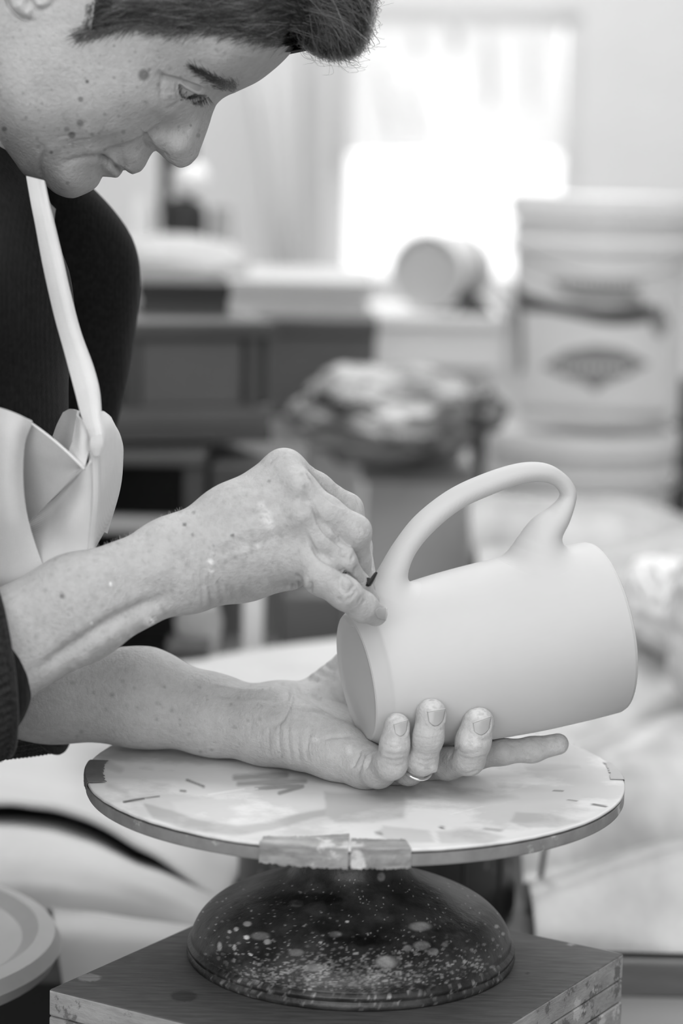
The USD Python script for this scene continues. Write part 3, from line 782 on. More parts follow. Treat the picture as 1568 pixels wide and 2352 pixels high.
prof = [(0.0, 0.0), (RB - 0.002, 0.0), (RB, 0.001), (RB + 0.0006, 0.003), (RB - 0.0006, 0.0046), (RB - 0.001, 0.0056), (RB + 0.0004, 0.0066), (RB + 0.0003, 0.0082), (RB - 0.0015, 0.0098)]
dome_p = spline([(RB - 0.0016, 0.010), (0.0893, 0.0150), (0.0853, 0.0220), (0.0775, 0.0290), (0.0660, 0.0350), (0.0530, 0.0400), (0.0425, 0.0445), (0.0350, 0.0490), (0.0310, 0.0570), (0.0300, 0.0760), (0.0300, 0.0965)], 190)
t = lathe(np.vstack([prof, dome_p, [(0.0, 0.0965)]]), 500)
q, _ = proj(t.vertices + [0, 0, ZB])
seen = (vnormals(t.vertices, t.faces) * (CAM - [0, 0, ZB] - t.vertices)).sum(1) > 0
dt = 0.55 + 0.9 * np.clip(meshkit.fbm(t.vertices * 38, 5, 17) * 2.6 - 0.9, 0, 1.3)
dg = np.random.default_rng(41)
def fleck(x, y, rx, ry, v):
    i = np.nonzero(seen & (np.abs(q[:, 0] - x) < 2 * rx) & (np.abs(q[:, 1] - y) < 2 * ry))[0]
    e = np.hypot((q[i, 0] - x) / rx, (q[i, 1] - y) / ry)
    dt[i] = np.maximum(dt[i], dt[i] + (v - dt[i]) * np.clip((1.25 - e) / 0.5, 0, 1))
for x, y, rx, ry, v in ((568, 2122, 9, 6, 9), (542, 2134, 5, 5, 11), (566, 2153, 6, 5, 13), (527, 2140, 4, 4, 10), (504, 2174, 5, 10, 8), (538, 2176, 4, 7, 9), (614, 2163, 8, 6, 8), (537, 2206, 4, 5, 10), (576, 2193, 3, 3, 12), (502, 2201, 4, 5, 8), (797, 2117, 4, 3, 11), (736, 2165, 3, 3, 12), (965, 2128, 24, 10, 5.5), (968, 2172, 18, 10, 6), (994, 2186, 12, 8, 5), (936, 2178, 10, 7, 5), (1022, 2169, 7, 6, 5), (888, 2210, 24, 14, 6.5), (680, 2075, 16, 8, 4), (598, 2150, 20, 9, 3.5), (770, 2146, 14, 7, 3.5), (875, 2014, 9, 10, 4), (1066, 2209, 4, 5, 9), (1140, 2128, 5, 4, 8), (1155, 2145, 4, 4, 8), (680, 2188, 16, 8, 4), (720, 2222, 22, 9, 3.5), (894, 2288, 4, 7, 9), (938, 2277, 3, 3, 10), (1087, 2258, 3, 8, 6), (690, 2050, 3, 3, 6)):
    fleck(x, y, rx, ry, v)
for _ in range(2600):
    y = 2235 + dg.normal(0, 42); x = dg.uniform(470, 1150)
    if dg.random() > 0.25 + 0.75 * math.exp(-((x - 780) / 230) ** 2 - ((y - 2240) / 45) ** 2):
        continue
    r_ = dg.uniform(1.0, 3.2)
    fleck(x, y, r_ * dg.uniform(1, 1.6), r_, dg.uniform(2.0, 6))
for _ in range(420):
    fleck(dg.uniform(450, 1160), dg.uniform(2020, 2290), dg.uniform(1, 2.4), dg.uniform(1, 2), dg.uniform(3, 9))
for x, y, rx, ry in ((905, 2272, 90, 14), (700, 2065, 95, 14), (500, 2215, 60, 30), (1060, 2130, 60, 16), (830, 2160, 70, 12)):
    e = np.hypot((q[:, 0] - x) / rx, (q[:, 1] - y) / ry)
    dt *= 1 - 0.65 * np.clip((1.2 - e + (meshkit.noise(t.vertices * 300, 3) - 0.5) * 0.8) / 0.5, 0, 1) * seen
mk('base_dome', t, M_base, wp, tone=dt)
HR, HT = 0.150, 1.0 - ZB
rimp = [(0.0, HT - 0.0098), (HR - 0.0035, HT - 0.0098), (HR - 0.0008, HT - 0.0092), (HR - 0.0002, HT - 0.0080), (HR - 0.0002, HT - 0.0030), (HR - 0.001, HT - 0.0025), (0.0, HT - 0.0025)]
mk('wheel_rim', lathe(rimp, 260), M_rim, wp, smooth=35)
mk('seam', lathe([(0, HT - 0.0026), (HR - 0.0014, HT - 0.0026), (HR - 0.0014, HT - 0.0016), (0, HT - 0.0016)], 260), M_gap, wp, label='dark seam under the top board')
rr = np.r_[np.linspace(0.002, HR - 0.0012, 150), HR - 0.0004, HR, HR, HR - 0.0006]
zz = np.r_[np.full(150, HT), HT - 0.0001, HT - 0.0006, HT - 0.0014, HT - 0.0018]
topm = lathe(np.c_[np.r_[0, rr, 0], np.r_[HT, zz, HT - 0.0018]], 420)
tv = topm.vertices
# the peeling edge is a little uneven
ang = np.arctan2(tv[:, 1], tv[:, 0])
edge = np.hypot(tv[:, 0], tv[:, 1]) > HR - 0.002
w = (meshkit.fbm(np.c_[np.cos(ang) * 9, np.sin(ang) * 9, 0 * ang], 4, 3) - 0.5) * 0.0011
tv[edge, 2] += np.minimum(w[edge], 0.00015)
q, _ = proj(tv + [0, 0, ZB])
tone = np.full(len(tv), 0.78)
wob = (meshkit.fbm(tv * 45, 4, 11) - 0.5)
def tone_patch(poly, val, soft=5, wobble=14):  # sets board tone inside an outline: slip stains and darker streaks
    from shapely import Polygon, contains_xy
    poly = np.asarray(poly, float)
    lo, hi = poly.min(0) - 60, poly.max(0) + 60
    i = np.nonzero((q >= lo).all(1) & (q <= hi).all(1))[0]
    inside = contains_xy(Polygon(poly), q[i, 0], q[i, 1])
    d, _ = polydist(q[i], np.vstack([poly, poly[:1]]))
    d = np.where(inside, -d, d) + wob[i] * wobble
    a = np.clip(0.5 - d / soft, 0, 1)
    tone[i] = tone[i] * (1 - a) + val * a
tone_patch([(190, 1700), (470, 1700), (640, 1760), (700, 1790), (560, 1815), (400, 1840), (330, 1850), (240, 1840), (180, 1790)], 0.78, 40)
tone_patch([(394, 1842), (473, 1832), (640, 1808), (740, 1815), (760, 1855), (703, 1862), (614, 1884), (546, 1892), (452, 1880), (405, 1862)], 0.86, 10)
tone_patch([(330, 1845), (395, 1862), (450, 1884), (546, 1898), (620, 1888), (703, 1866), (752, 1858), (752, 1872), (690, 1886), (620, 1908), (540, 1918), (430, 1905), (350, 1880)], 0.56, 7)
tone_patch([(745, 1818), (930, 1818), (938, 1845), (925, 1878), (860, 1890), (770, 1888), (748, 1870)], 0.62, 9)
tone_patch([(930, 1830), (1100, 1838), (1200, 1842), (1330, 1830), (1400, 1850), (1330, 1890), (1180, 1925), (1000, 1945), (940, 1935), (760, 1925), (700, 1900), (930, 1885)], 0.85, 14)
tone_patch([(940, 1800), (1130, 1812), (1190, 1832), (1100, 1846), (960, 1836), (900, 1820)], 0.60, 16)  # soft darker streaks below the fingers
tone_patch([(1184, 1864), (1264, 1871), (1330, 1887), (1278, 1903), (1208, 1901), (1170, 1887)], 0.66, 5)
tone_patch([(1000, 1908), (1080, 1903), (1165, 1922), (1120, 1938), (1010, 1938)], 0.66, 6)
tone_patch([(880, 1898), (985, 1908), (1000, 1935), (900, 1940), (870, 1920)], 0.66, 6)
tone_patch([(1110, 1900), (1155, 1905), (1150, 1911), (1108, 1906)], 0.5, 4, 2)
tone_patch([(1140, 1797), (1200, 1802), (1190, 1812), (1145, 1808)], 0.66, 5)
tone_patch([(1200, 1757), (1330, 1757), (1335, 1765), (1210, 1772)], 0.66, 6)
for (a, b, wd, v) in (((540, 1787), (655, 1780), 8, 0.42), ((548, 1800), (700, 1794), 7, 0.42), ((588, 1811), (685, 1805), 5, 0.42), ((642, 1822), (694, 1806), 5.5, 0.40), ((235, 1752), (275, 1770), 9, 0.62), ((250, 1805), (290, 1822), 10, 0.62), ((285, 1842), (330, 1834), 3, 0.08), ((335, 1833), (365, 1829), 2, 0.2), ((1360, 1847), (1392, 1853), 2.4, 0.15), ((1302, 1837), (1325, 1840), 2.2, 0.25),
                      ((1270, 1816), (1292, 1817), 2.2, 0.3), ((430, 1792), (467, 1806), 5, 0.25), ((415, 1816), (425, 1817), 4, 0.3), ((1013, 1900), (1016, 1902), 4, 0.12),
                      ((1035, 1870), (1110, 1852), 1.6, 0.95), ((360, 1838), (590, 1812), 3.5, 0.80), ((480, 1825), (560, 1812), 2.5, 0.9), ((868, 1912), (872, 1916), 5, 0.12)):
    i = np.nonzero((np.abs(q - np.mean([a, b], 0)) < 160).all(1))[0]
    d, _ = polydist(q[i], [a, b])
    d = d + wob[i] * wd * 1.6
    al = np.clip(1.3 - d / wd, 0, 1)
    tone[i] = tone[i] * (1 - al) + v * al
tone *= 1 + 0.10 * wob
mk('top_board', topm, M_top, wp, tone=tone, label='pale top board with slip stains')
def tape(corners_in, a0, a1, drop, m, label, crease=0.0):
    """Tape from an inner line on the top (pixels) over the edge and down the rim, between two angles."""
    c = np.array([Pz(x, y, 1.0)[:2] for x, y in corners_in])
    n = 40
    aa = np.linspace(a0, a1, n)
    ri = np.interp(aa, *(lambda o: (np.arctan2(c[o, 1], c[o, 0]), np.hypot(c[o, 0], c[o, 1])))(np.argsort(np.arctan2(c[:, 1], c[:, 0]))))
    rnd = np.random.default_rng(int(a0 * 1000) % 9973)
    ri = ri + rnd.normal(0, 0.0005, n)
    dr = drop + (rnd.random(n) - 0.5) * 0.0012
    rows = []
    for s in np.r_[np.linspace(0, 1, 14)]:
        r = ri + (HR + 0.0006 - ri) * s
        z = np.full(n, HT + 0.0007) + crease * np.exp(-((s - 0.35) / 0.16) ** 2) - 0.0006 * (s > 0.99)
        rows.append(np.c_[r * np.cos(aa), r * np.sin(aa), z])
    for s in np.linspace(0.15, 1, 7):
        r = np.full(n, HR + 0.0004) + 0.0003 * rnd.random(n)
        rows.append(np.c_[r * np.cos(aa), r * np.sin(aa), HT - s * dr])
    mk('tape', sheet(np.array(rows)[:, ::-1], 0.0003), m, wp, label=label)
def angof(x, y):
    p = Pz(x, y, 1.0); return math.atan2(p[1], p[0])
tape([(583, 1924), (650, 1880), (800, 1917)], angof(600, 1932), angof(800, 1945), 0.0102, M_tape, 'creased grey tape at the front edge', 0.0012)
tape([(803, 1928), (942, 1930)], angof(806, 1948), angof(943, 1949), 0.0098, M_tape, 'second piece of grey tape at the front edge', 0.0004)
tape([(250, 1744), (256, 1786)], angof(205, 1800) + 2 * math.pi if angof(205, 1800) < 0 else angof(205, 1800), angof(200, 1748) + (0 if angof(200, 1748) > 0 else 2 * math.pi), 0.004, M_tape_d, 'dark tape at the left edge')
tape([(1382, 1748), (1400, 1786)], angof(1433, 1792), angof(1415, 1752), 0.003, mat('pale_grey_tape', 0.40, 0.46, 40, 0.4), 'pale tape at the right edge')

# ------------------------------------------------------------------ the mug
M_clay = mat('dry_porcelain_clay', 0.62, 0.65, 14, 0.62, bump=0.06, bscale=220, dist=0.0004, spec=0.25, stretch=(1, 1, 1))
MB, MR = P(817, 1557, -0.018), P(1385, 1440, 0.024)
MA = MR - MB; ML = np.linalg.norm(MA); MA /= ML
_t = np.array([-0.02, 0.0, 0.048, 0.065, 0.12, 0.25, 0.40, 0.55, 0.70, 0.85, 1.0, 1.03])
_r = np.array([134, 144, 166, 174, 181, 191, 200.5, 206, 208.5, 207.5, 204, 203]) * mpp(0.0)
_tt = np.linspace(-0.02, 1.03, 200)
from scipy.interpolate import PchipInterpolator
_rf = PchipInterpolator(_t, _r)
def mug_r(t):
    return _rf(np.clip(t, -0.02, 1.03))
_e1 = np.cross(MA, [0, 0, 1.0]); _e1 /= np.linalg.norm(_e1); _e2 = np.cross(_e1, MA)
MUGF = np.stack([_e1, _e2, MA], 1)
def mug_sdf(p):
    d = p - MB
    x = d @ MA
    r = np.sqrt(np.maximum((d * d).sum(1) - x * x, 0))
    side = (r - mug_r(x / ML)) * 0.985
    cap = np.maximum(-x - 0.0, x - ML)
    return np.maximum(side, cap)
ts = np.r_[0.0, 0.004, np.linspace(0.046, 0.07, 8), np.linspace(0.08, 0.985, 60)]
out = [(0.0, 0.0012), (mug_r(0) * 0.80, 0.0012), (mug_r(0) * 0.90, 0.0006), (mug_r(0) * 0.985, 0.0)] + [(float(mug_r(t)), t * ML) for t in ts[1:]]
WL = 0.0048
lip = [(float(mug_r(1)) - 0.0006, ML - 0.0006), (float(mug_r(1)) - WL * 0.5, ML + 0.0004), (float(mug_r(1)) - WL + 0.0006, ML - 0.0006)]
inn = [(float(mug_r(t)) - WL, t * ML) for t in np.linspace(0.98, 0.09, 40)] + [(float(mug_r(0.06)) - WL - 0.006, 0.055 * ML), (0.0, 0.05 * ML)]
mt_ = lathe(np.array(out + lip + inn), 220)
mt_.vertices = MB + mt_.vertices @ MUGF.T
mp = thing('mug', 'large unfired pale clay mug lying tilted in the hand, handle on top', 'mug', MB)
mk('body', mt_, M_clay, mp, smooth=14, at=MB)
# handle: a pulled strap that flares into the wall at both ends
def mug_y(px):
    return -0.018 + 0.042 * (px - 817) / 568
HC = [(880, 1368, 40), (890, 1346, 37), (903, 1312, 32), (930, 1258, 27), (975, 1202, 27), (1043, 1148, 26), (1117, 1113, 26), (1192, 1088, 24.5), (1246, 1085, 22.5), (1283, 1101, 19), (1303, 1128, 19), (1300, 1154, 21), (1280, 1187, 30), (1252, 1220, 41), (1236, 1254, 50), (1230, 1272, 52)]
hs = spline(np.array(HC, float), 110)
hpts = P(hs[:, 0], hs[:, 1], mug_y(hs[:, 0]) - 0.002)
hrad = hs[:, 2] * mpp(0.0)
_nz = np.cross(MA, hpts[50] - MB - MA * ((hpts[50] - MB) @ MA)); _nz /= np.linalg.norm(_nz)
_HR = 1.35
def flatten(p):
    o = (p - MB) @ _nz
    return p - _nz * (o * (1 - 1 / _HR))[:, None]
hflat = flatten(hpts)
from scipy.spatial import cKDTree
_hd = spline(np.c_[hflat, hrad], 900)
_htree = cKDTree(_hd[:, :3])
def handle_core(p):
    d, i = _htree.query(flatten(p))
    return d - _hd[i, 3]
def handle_sdf(p):
    h, b = handle_core(p), mug_sdf(p)
    return np.maximum(smin(h, b, 0.011) + 0.00010, -(b + 0.0014))
lo = np.minimum(hpts.min(0), hpts.max(0)) - 0.03
hi = hpts.max(0) + 0.03
hb = [lambda p: np.maximum(handle_sdf(p), handle_core(p) - 0.015)]
hv, hf = net(hb[0], lo, hi, 0.0009, newton=2)
mk('handle', (hv, hf), M_clay, mp, smooth=True, at=MB)

# ------------------------------------------------------------------ the potter: arms and hands
def skin_extra(nodes, links):
    # fine crossing skin lines
    nodes['v'] = ('voronoi_texture', {'scale': 1250.0, 'feature': 'distance_to_edge'})
    nodes['vr'] = ('map_range', {'from_min': 0.0, 'from_max': 0.12, 'to_min': 0.0, 'to_max': 1.0, 'clamp': True})
    nodes['b2'] = ('bump', {'strength': 0.22, 'distance': 0.0003})
    links.remove(('b.normal', 'p.normal'))
    links += [('geo.object', 'v.vector'), ('v.distance', 'vr.value'), ('vr.result', 'b2.height'), ('b.normal', 'b2.normal'), ('b2.normal', 'p.normal')]
M_skin = mat('freckled_skin', 0.47, 0.53, 210, 0.50, detail=3, bump=0.9, bscale=480, dist=0.0008, tone=True, sss=0.12, spec=0.28, extra=skin_extra, ramp=(0.33, 0.62))
M_nail = mat('fingernail', 0.41, 0.46, 60, 0.28, spec=0.5)
M_nailedge = mat('fingernail_edge', 0.58, 0.64, 60, 0.4, spec=0.4)

def union_hand(palm, fingers, kp, kf, kn, extra=()):
    def f(p):
        d = palm[0](p)
        for q in palm[1:]:
            d = smin(d, q(p), kp)
        base = d
        for g in fingers:
            d = smin(d, smin(base, g(p), kf), kn)
        for e, k in extra:
            d = smin(d, e(p), k)
        return d
    return f

# --- right arm and hand (nearer the camera)
DR = -0.020
def R_(l):
    return [(x, y, z + DR, r) for x, y, z, r in l]
r_palm = [chain(R_([(-330, 1635, -.100, 108), (-85, 1482, -.088, 90), (168, 1364, -.072, 80), (384, 1266, -.050, 62)]), 0.012),
          chain(R_([(-300, 1720, -.100, 108), (-45, 1575, -.090, 84), (200, 1436, -.074, 70), (426, 1334, -.052, 54)]), 0.012),
          chain(R_([(384, 1268, -.044, 60), (520, 1180, -.030, 51), (652, 1082, -.020, 47)]), 0.012),
          chain(R_([(400, 1285, -.046, 62), (550, 1200, -.038, 50), (682, 1126, -.036, 42)]), 0.012),
          chain(R_([(420, 1312, -.048, 60), (560, 1240, -.042, 50), (692, 1196, -.043, 40)]), 0.012),
          chain(R_([(432, 1336, -.050, 54), (570, 1290, -.043, 50), (703, 1283, -.045, 41)]), 0.012),
          chain(R_([(455, 1345, -.034, 52), (560, 1322, -.026, 48), (664, 1307, -.028, 48)]), 0.012),
          chain(R_([(450, 1256, -.018, 48), (600, 1210, .000, 56)]), 0.012)]
r_index = chain(R_([(652, 1082, -.020, 47), (725, 1124, -.004, 37), (796, 1171, .006, 36), (822, 1255, .002, 30), (838, 1325, -.016, 26)]), 0.004)
r_middle = chain(R_([(682, 1128, -.035, 41), (750, 1178, -.040, 36.5), (813, 1221, -.038, 37.5), (820, 1285, -.026, 30), (832, 1345, -.016, 26)]), 0.004)
r_ring = chain(R_([(692, 1196, -.043, 39), (735, 1240, -.046, 33), (788, 1289, -.046, 29), (824, 1343, -.034, 25), (850, 1380, -.026, 22)]), 0.004)
r_pinky = chain(R_([(704, 1285, -.046, 40), (738, 1324, -.054, 41), (792, 1363, -.056, 36), (832, 1394, -.048, 33.5), (862, 1411, -.038, 27.5)]), 0.004)
r_thumb = chain(R_([(470, 1250, -.005, 60), (620, 1255, .012, 50), (740, 1300, .010, 38), (832, 1352, -.006, 30)]), 0.004)
_rh = union_hand(r_palm, [r_index, r_middle, r_ring, r_pinky, r_thumb], 0.014, 0.006, 0.0006)
def right_arm(p):
    return np.maximum(np.maximum(_rh(p), -(mug_sdf(p) - 0.0003)), -(handle_core(p) - 0.0003))
def bounds(pts, pad):
    a = np.array([P(x, y, z) for x, y, z in pts])
    return a.min(0) - pad, a.max(0) + pad
lo, hi = bounds([(-230, 1640, -.16), (-230, 1640, -.05), (-230, 1500, -.13), (-230, 1760, -.13), (870, 1050, -.07), (870, 1440, .03), (660, 1040, .02)], 0.030)
RV, RF_ = net(right_arm, lo, hi, 0.0010)
_w = lambda a, b, n, dx, amp, w: [([(a[0] + dx * k, a[1]), (b[0] + dx * k, b[1])], amp, w) for k in range(n)]
r_strokes = [
    ([(690, 1187)], 2.2, 26), ([(683, 1118)], 2.2, 24), ([(655, 1072)], 1.0, 26), ([(706, 1268)], 1.0, 26), ([(360, 1312)], 2.0, 34),
    # tendons and the valleys between the knuckles
    ([(640, 1170), (560, 1215), (470, 1270)], 0.6, 10), ([(640, 1115), (560, 1160), (470, 1220)], 0.6, 10),
    ([(650, 1150), (600, 1180), (540, 1205)], -0.8, 16), ([(670, 1222), (620, 1240), (560, 1265)], -0.9, 18), ([(690, 1155), (712, 1150)], -0.8, 12),
    ([(590, 1075), (620, 1060), (650, 1040), (668, 1034)], -0.5, 5),
    ([(704, 1085), (716, 1100), (730, 1118), (746, 1134), (762, 1147), (790, 1164)], -2.0, 4.5), ([(714, 1150), (722, 1172), (736, 1203), (754, 1227), (775, 1244), (796, 1262)], -2.2, 4.5), ([(704, 1226), (712, 1242), (728, 1273), (754, 1290), (786, 1309), (810, 1330), (828, 1352)], -2.2, 4),
    # veins
    ([(560, 1150), (590, 1140), (625, 1130)], 0.4, 7), ([(460, 1190), (510, 1175), (560, 1165), (620, 1175)], 0.4, 7), ([(500, 1290), (580, 1262), (650, 1250)], 0.4, 6),
    # groove under the forearm and the tendon below it
    ([(396, 1358), (372, 1375), (330, 1390), (250, 1430), (160, 1490), (75, 1548)], -2.4, 15), ([(400, 1392), (330, 1425), (240, 1475), (150, 1530)], 0.9, 16),
    # folds of the wrist and of the edge of the hand
    ([(476, 1322), (484, 1360), (490, 1400)], -1.1, 5), ([(500, 1330), (508, 1365), (512, 1392)], -0.7, 5), ([(530, 1345), (536, 1370), (545, 1392)], -0.8, 5), ([(462, 1300), (466, 1345), (466, 1395)], -0.6, 5),
    ([(555, 1345), (562, 1365), (578, 1386)], -0.7, 5), ([(445, 1300), (450, 1340), (452, 1380)], -0.5, 5), ([(430, 1290), (436, 1330)], -0.4, 5), ([(520, 1338), (524, 1366)], -0.5, 4), ([(590, 1330), (600, 1352)], -0.4, 4), ([(610, 1325), (640, 1352)], -0.35, 4), ([(635, 1310), (660, 1340)], -0.35, 4),
    ([(676, 1320), (688, 1332), (692, 1346), (688, 1356)], -1.4, 5), ([(672, 1340), (676, 1356)], -1.6, 4), ([(712, 1336), (712, 1350), (708, 1364)], -1.6, 5), ([(655, 1335), (662, 1352)], -0.7, 4), ([(700, 1325), (703, 1352)], 0.6, 7),
    # knuckle creases of the fingers
    ([(782, 1322), (780, 1340), (786, 1358)], -0.8, 3.6), ([(815, 1340), (806, 1356), (792, 1364)], -0.9, 3.6), ([(822, 1352), (808, 1370), (794, 1380)], -0.7, 3.6), ([(796, 1338)], 0.9, 10), ([(830, 1370), (822, 1386)], -0.5, 3.2), ([(838, 1376), (828, 1392)], -0.4, 3), ([(774, 1380), (784, 1374)], -0.9, 4),
    ([(786, 1262), (782, 1276), (792, 1284)], -0.8, 3.4, (-.09, -.055)), ([(798, 1268), (794, 1282), (804, 1292)], -0.7, 3.4, (-.09, -.055)), ([(810, 1276), (806, 1290)], -0.7, 3.2, (-.09, -.055)), ([(804, 1264)], 1.0, 9, (-.09, -.055)), ([(818, 1300), (812, 1326)], -0.8, 3, (-.09, -.05)),
    ([(828, 1200), (838, 1212), (842, 1232)], -0.35, 3), ([(818, 1196), (826, 1210), (828, 1230)], -0.35, 3), ([(808, 1140), (820, 1150), (828, 1166)], -0.4, 3), ([(800, 1146), (812, 1158), (818, 1172)], -0.4, 3),
]
for k in range(26):      # fine skin lines over wrist and hand
    x, y = 400 + 10.5 * k, 1285 - 1.0 * k + 26 * math.sin(k * 2.1)
    r_strokes.append(([(x, y - 30), (x + 5 + 3 * math.sin(k), y + 8), (x + 10, y + 44)], -0.22, 2.6))
RV = sculpt(RV, RF_, [(a[0], a[1] * 1.35, *a[2:]) for a in r_strokes])

# --- left arm and hand (palm up on the wheel, cradling the mug)
def rest(px, py, rpx, over=0.0):
    """Depth at which a ball of rpx pixels seen at (px, py) rests on the wheel."""
    y = 0.0
    for _ in range(30):
        z = P(px, py, y)[2] - rpx * mpp(y)
        y += (1.0 + over - z) * 2.5
    return y
def L_(px, py, r, over=0.0):
    return (px, py, rest(px, py, r, over), r)
l_far = lambda j, dy, dpx, dpy, r: (j[0] + dpx, j[1] + dpy, j[2] + dy, r)
f0, f1, f2, f3 = (-220, 1560, .040, 122), (120, 1590, .038, 110), (328, 1602, .032, 108), (490, 1643, .022, 87)
w0_ = (615, 1668, .010, 82)
l_palm = [chain([f0, f1, f2, f3, w0_], 0.010),
          chain([(120, 1584, .058, 98), (328, 1606, .052, 92), (500, 1641, .044, 75), (640, 1642, .040, 66)], 0.010),
          # edge of the hand towards the little finger
          chain([(615, 1668, .008, 80), (690, 1692, -.006, 68), (770, 1724, -.018, 60), (836, 1757, -.031, 49)], 0.010),
          chain([(630, 1655, .028, 68), (760, 1700, .012, 50), (905, 1756, -.018, 40)], 0.010),
          chain([(640, 1648, .038, 64), (780, 1692, .026, 48), (960, 1752, -.004, 38)], 0.010),
          chain([(655, 1642, .046, 56), (790, 1680, .040, 46), (1010, 1745, .008, 36)], 0.010),
          # ball of the thumb behind the mug's foot
          chain([(665, 1632, .052, 46), (735, 1602, .060, 42), (805, 1544, .066, 40)], 0.010)]
l_thumb = chain([(735, 1604, .064, 42), (812, 1530, .068, 40), (890, 1450, .066, 36), (960, 1410, .060, 30)], 0.004)
l_pinky = chain([(838, 1760, -.031, 47), (868, 1768, -.046, 41), (898, 1754, -.060, 35.5), (906, 1712, -.064, 32.5), (911, 1668, -.059, 31)], 0.004)
l_ring = chain([(905, 1760, -.018, 38), (938, 1766, -.038, 36), (970, 1745, -.056, 34), (983, 1695, -.061, 33.5), (990, 1640, -.056, 36)], 0.004)
l_middle = chain([(962, 1755, -.004, 38), (1030, 1754, -.026, 36), (1077, 1744, -.044, 35), (1086, 1705, -.049, 39), (1098, 1661, -.045, 38)], 0.004)
l_index = chain([(1010, 1748, .008, 36), (1080, 1738, .000, 34), (1152, 1727, -.006, 29), (1222, 1722, -.002, 28), (1281, 1709, .002, 25)], 0.004)
_lh = union_hand(l_palm, [l_thumb, l_pinky, l_ring, l_middle, l_index], 0.012, 0.008, 0.0006)
def left_arm(p):
    r = np.hypot(p[:, 0], p[:, 1]) - (HR + 0.0008)
    wheel = np.maximum(p[:, 2] - 1.0004, r)
    return np.maximum(np.maximum(_lh(p), -(mug_sdf(p) - 0.0003)), -wheel)
lo, hi = bounds([(-100, 1450, .04), (-100, 1730, .1), (1310, 1760, -.08), (1310, 1500, .09), (960, 1380, .07), (840, 1820, -.06)], 0.028)
LV, LF_ = net(left_arm, lo, hi, 0.0010)
l_strokes = [
    # wrist: tendon ridges, folds of the palm
    ([(480, 1572), (560, 1585), (640, 1586)], 0.8, 7), ([(470, 1590), (560, 1602), (650, 1598)], -0.9, 9), ([(600, 1600), (640, 1612)], -0.5, 8),
    ([(672, 1575), (668, 1610), (650, 1650), (628, 1668)], -1.0, 5), ([(684, 1573), (700, 1592), (725, 1603), (760, 1610)], -1.1, 6), ([(705, 1568), (712, 1560), (735, 1563)], -1.0, 5), ([(725, 1546), (748, 1550), (772, 1562)], -0.9, 5), ([(745, 1530), (770, 1540)], -0.6, 5), ([(675, 1633), (710, 1631), (750, 1638), (800, 1655)], -0.9, 4),
    ([(702, 1560), (722, 1550), (745, 1530), (765, 1512)], 0.8, 7), ([(705, 1580), (735, 1582)], 0.8, 9),
    ([(740, 1700), (765, 1693), (810, 1690)], -0.8, 4), ([(712, 1690), (703, 1720), (706, 1750)], -0.6, 4), ([(688, 1680), (683, 1720), (690, 1755)], -0.5, 4), ([(662, 1660), (662, 1710), (670, 1750)], -0.6, 4), ([(642, 1650), (640, 1700), (646, 1745)], -0.5, 4), ([(618, 1660), (616, 1710), (620, 1745)], -0.45, 4), ([(600, 1665), (596, 1710), (600, 1740)], -0.35, 4), ([(578, 1640), (576, 1690)], -0.3, 4), ([(690, 1660), (720, 1672), (730, 1690)], 0.6, 10), ([(722, 1696)], 0.8, 9), ([(800, 1722)], 1.0, 12),
    # creases at the root of the little finger
    ([(828, 1724), (816, 1745), (808, 1765)], -1.3, 4.5), ([(836, 1730), (828, 1758), (820, 1778)], -0.9, 4), ([(852, 1732), (844, 1752), (838, 1768)], -1.3, 4.5), ([(842, 1740), (834, 1764)], 0.6, 5), ([(878, 1718), (880, 1745)], 0.4, 6),
    ([(622, 1560), (640, 1565)], 0.4, 6),
    # finger joints
    ([(876, 1728), (905, 1735), (936, 1730)], -0.5, 3), ([(872, 1738), (902, 1748), (934, 1742)], -0.5, 3), ([(880, 1712), (908, 1716), (936, 1710)], -0.35, 3), ([(878, 1750), (905, 1760), (930, 1756)], -0.4, 3), ([(906, 1706)], 0.4, 14),
    ([(948, 1750), (975, 1762), (1004, 1757)], -0.5, 3), ([(944, 1740), (975, 1748), (1006, 1742)], -0.4, 3), ([(945, 1728), (978, 1734), (1008, 1730)], -0.35, 3), ([(952, 1692), (985, 1698), (1015, 1692)], -0.35, 3), ([(954, 1702), (985, 1707), (1014, 1702)], -0.3, 3), ([(1000, 1768)], 1.2, 9), ([(975, 1766), (990, 1772)], -0.8, 4),
    ([(1050, 1735), (1080, 1745), (1116, 1738)], -0.4, 3), ([(1046, 1722), (1075, 1732), (1118, 1722)], -0.35, 3), ([(1064, 1712)], 0.8, 13), ([(1052, 1774), (1075, 1778), (1100, 1768)], -0.6, 4), ([(1060, 1704), (1095, 1706), (1128, 1696)], -0.4, 3), ([(1058, 1712), (1036, 1728), (1034, 1745)], -0.8, 4),
    ([(1208, 1714), (1206, 1728), (1216, 1740)], -0.7, 4), ([(1165, 1712), (1190, 1712)], -0.4, 3),
]
for nl in (((905, 1664), (908, 1682), (920, 1691), (931, 1684), (936, 1656)), ((981, 1634), (985, 1658), (1000, 1668), (1015, 1658), (1022, 1630)), ((1086, 1660), (1089, 1678), (1105, 1688), (1121, 1676), (1127, 1647))):
    l_strokes.append((list(nl), -0.35, 2.4)); l_strokes.append(([(x + (3 if i > 2 else -3 if i < 2 else 0), y + 4) for i, (x, y) in enumerate(nl)], 0.45, 3))
for k in range(22):
    x = 590 + 7.5 * k
    l_strokes.append(([(x, 1640 + 2 * k + 9 * math.sin(k * 1.7)), (x - 4, 1690 + 1.6 * k), (x + 4, 1742 + 1.2 * k)], -0.2, 2.4))
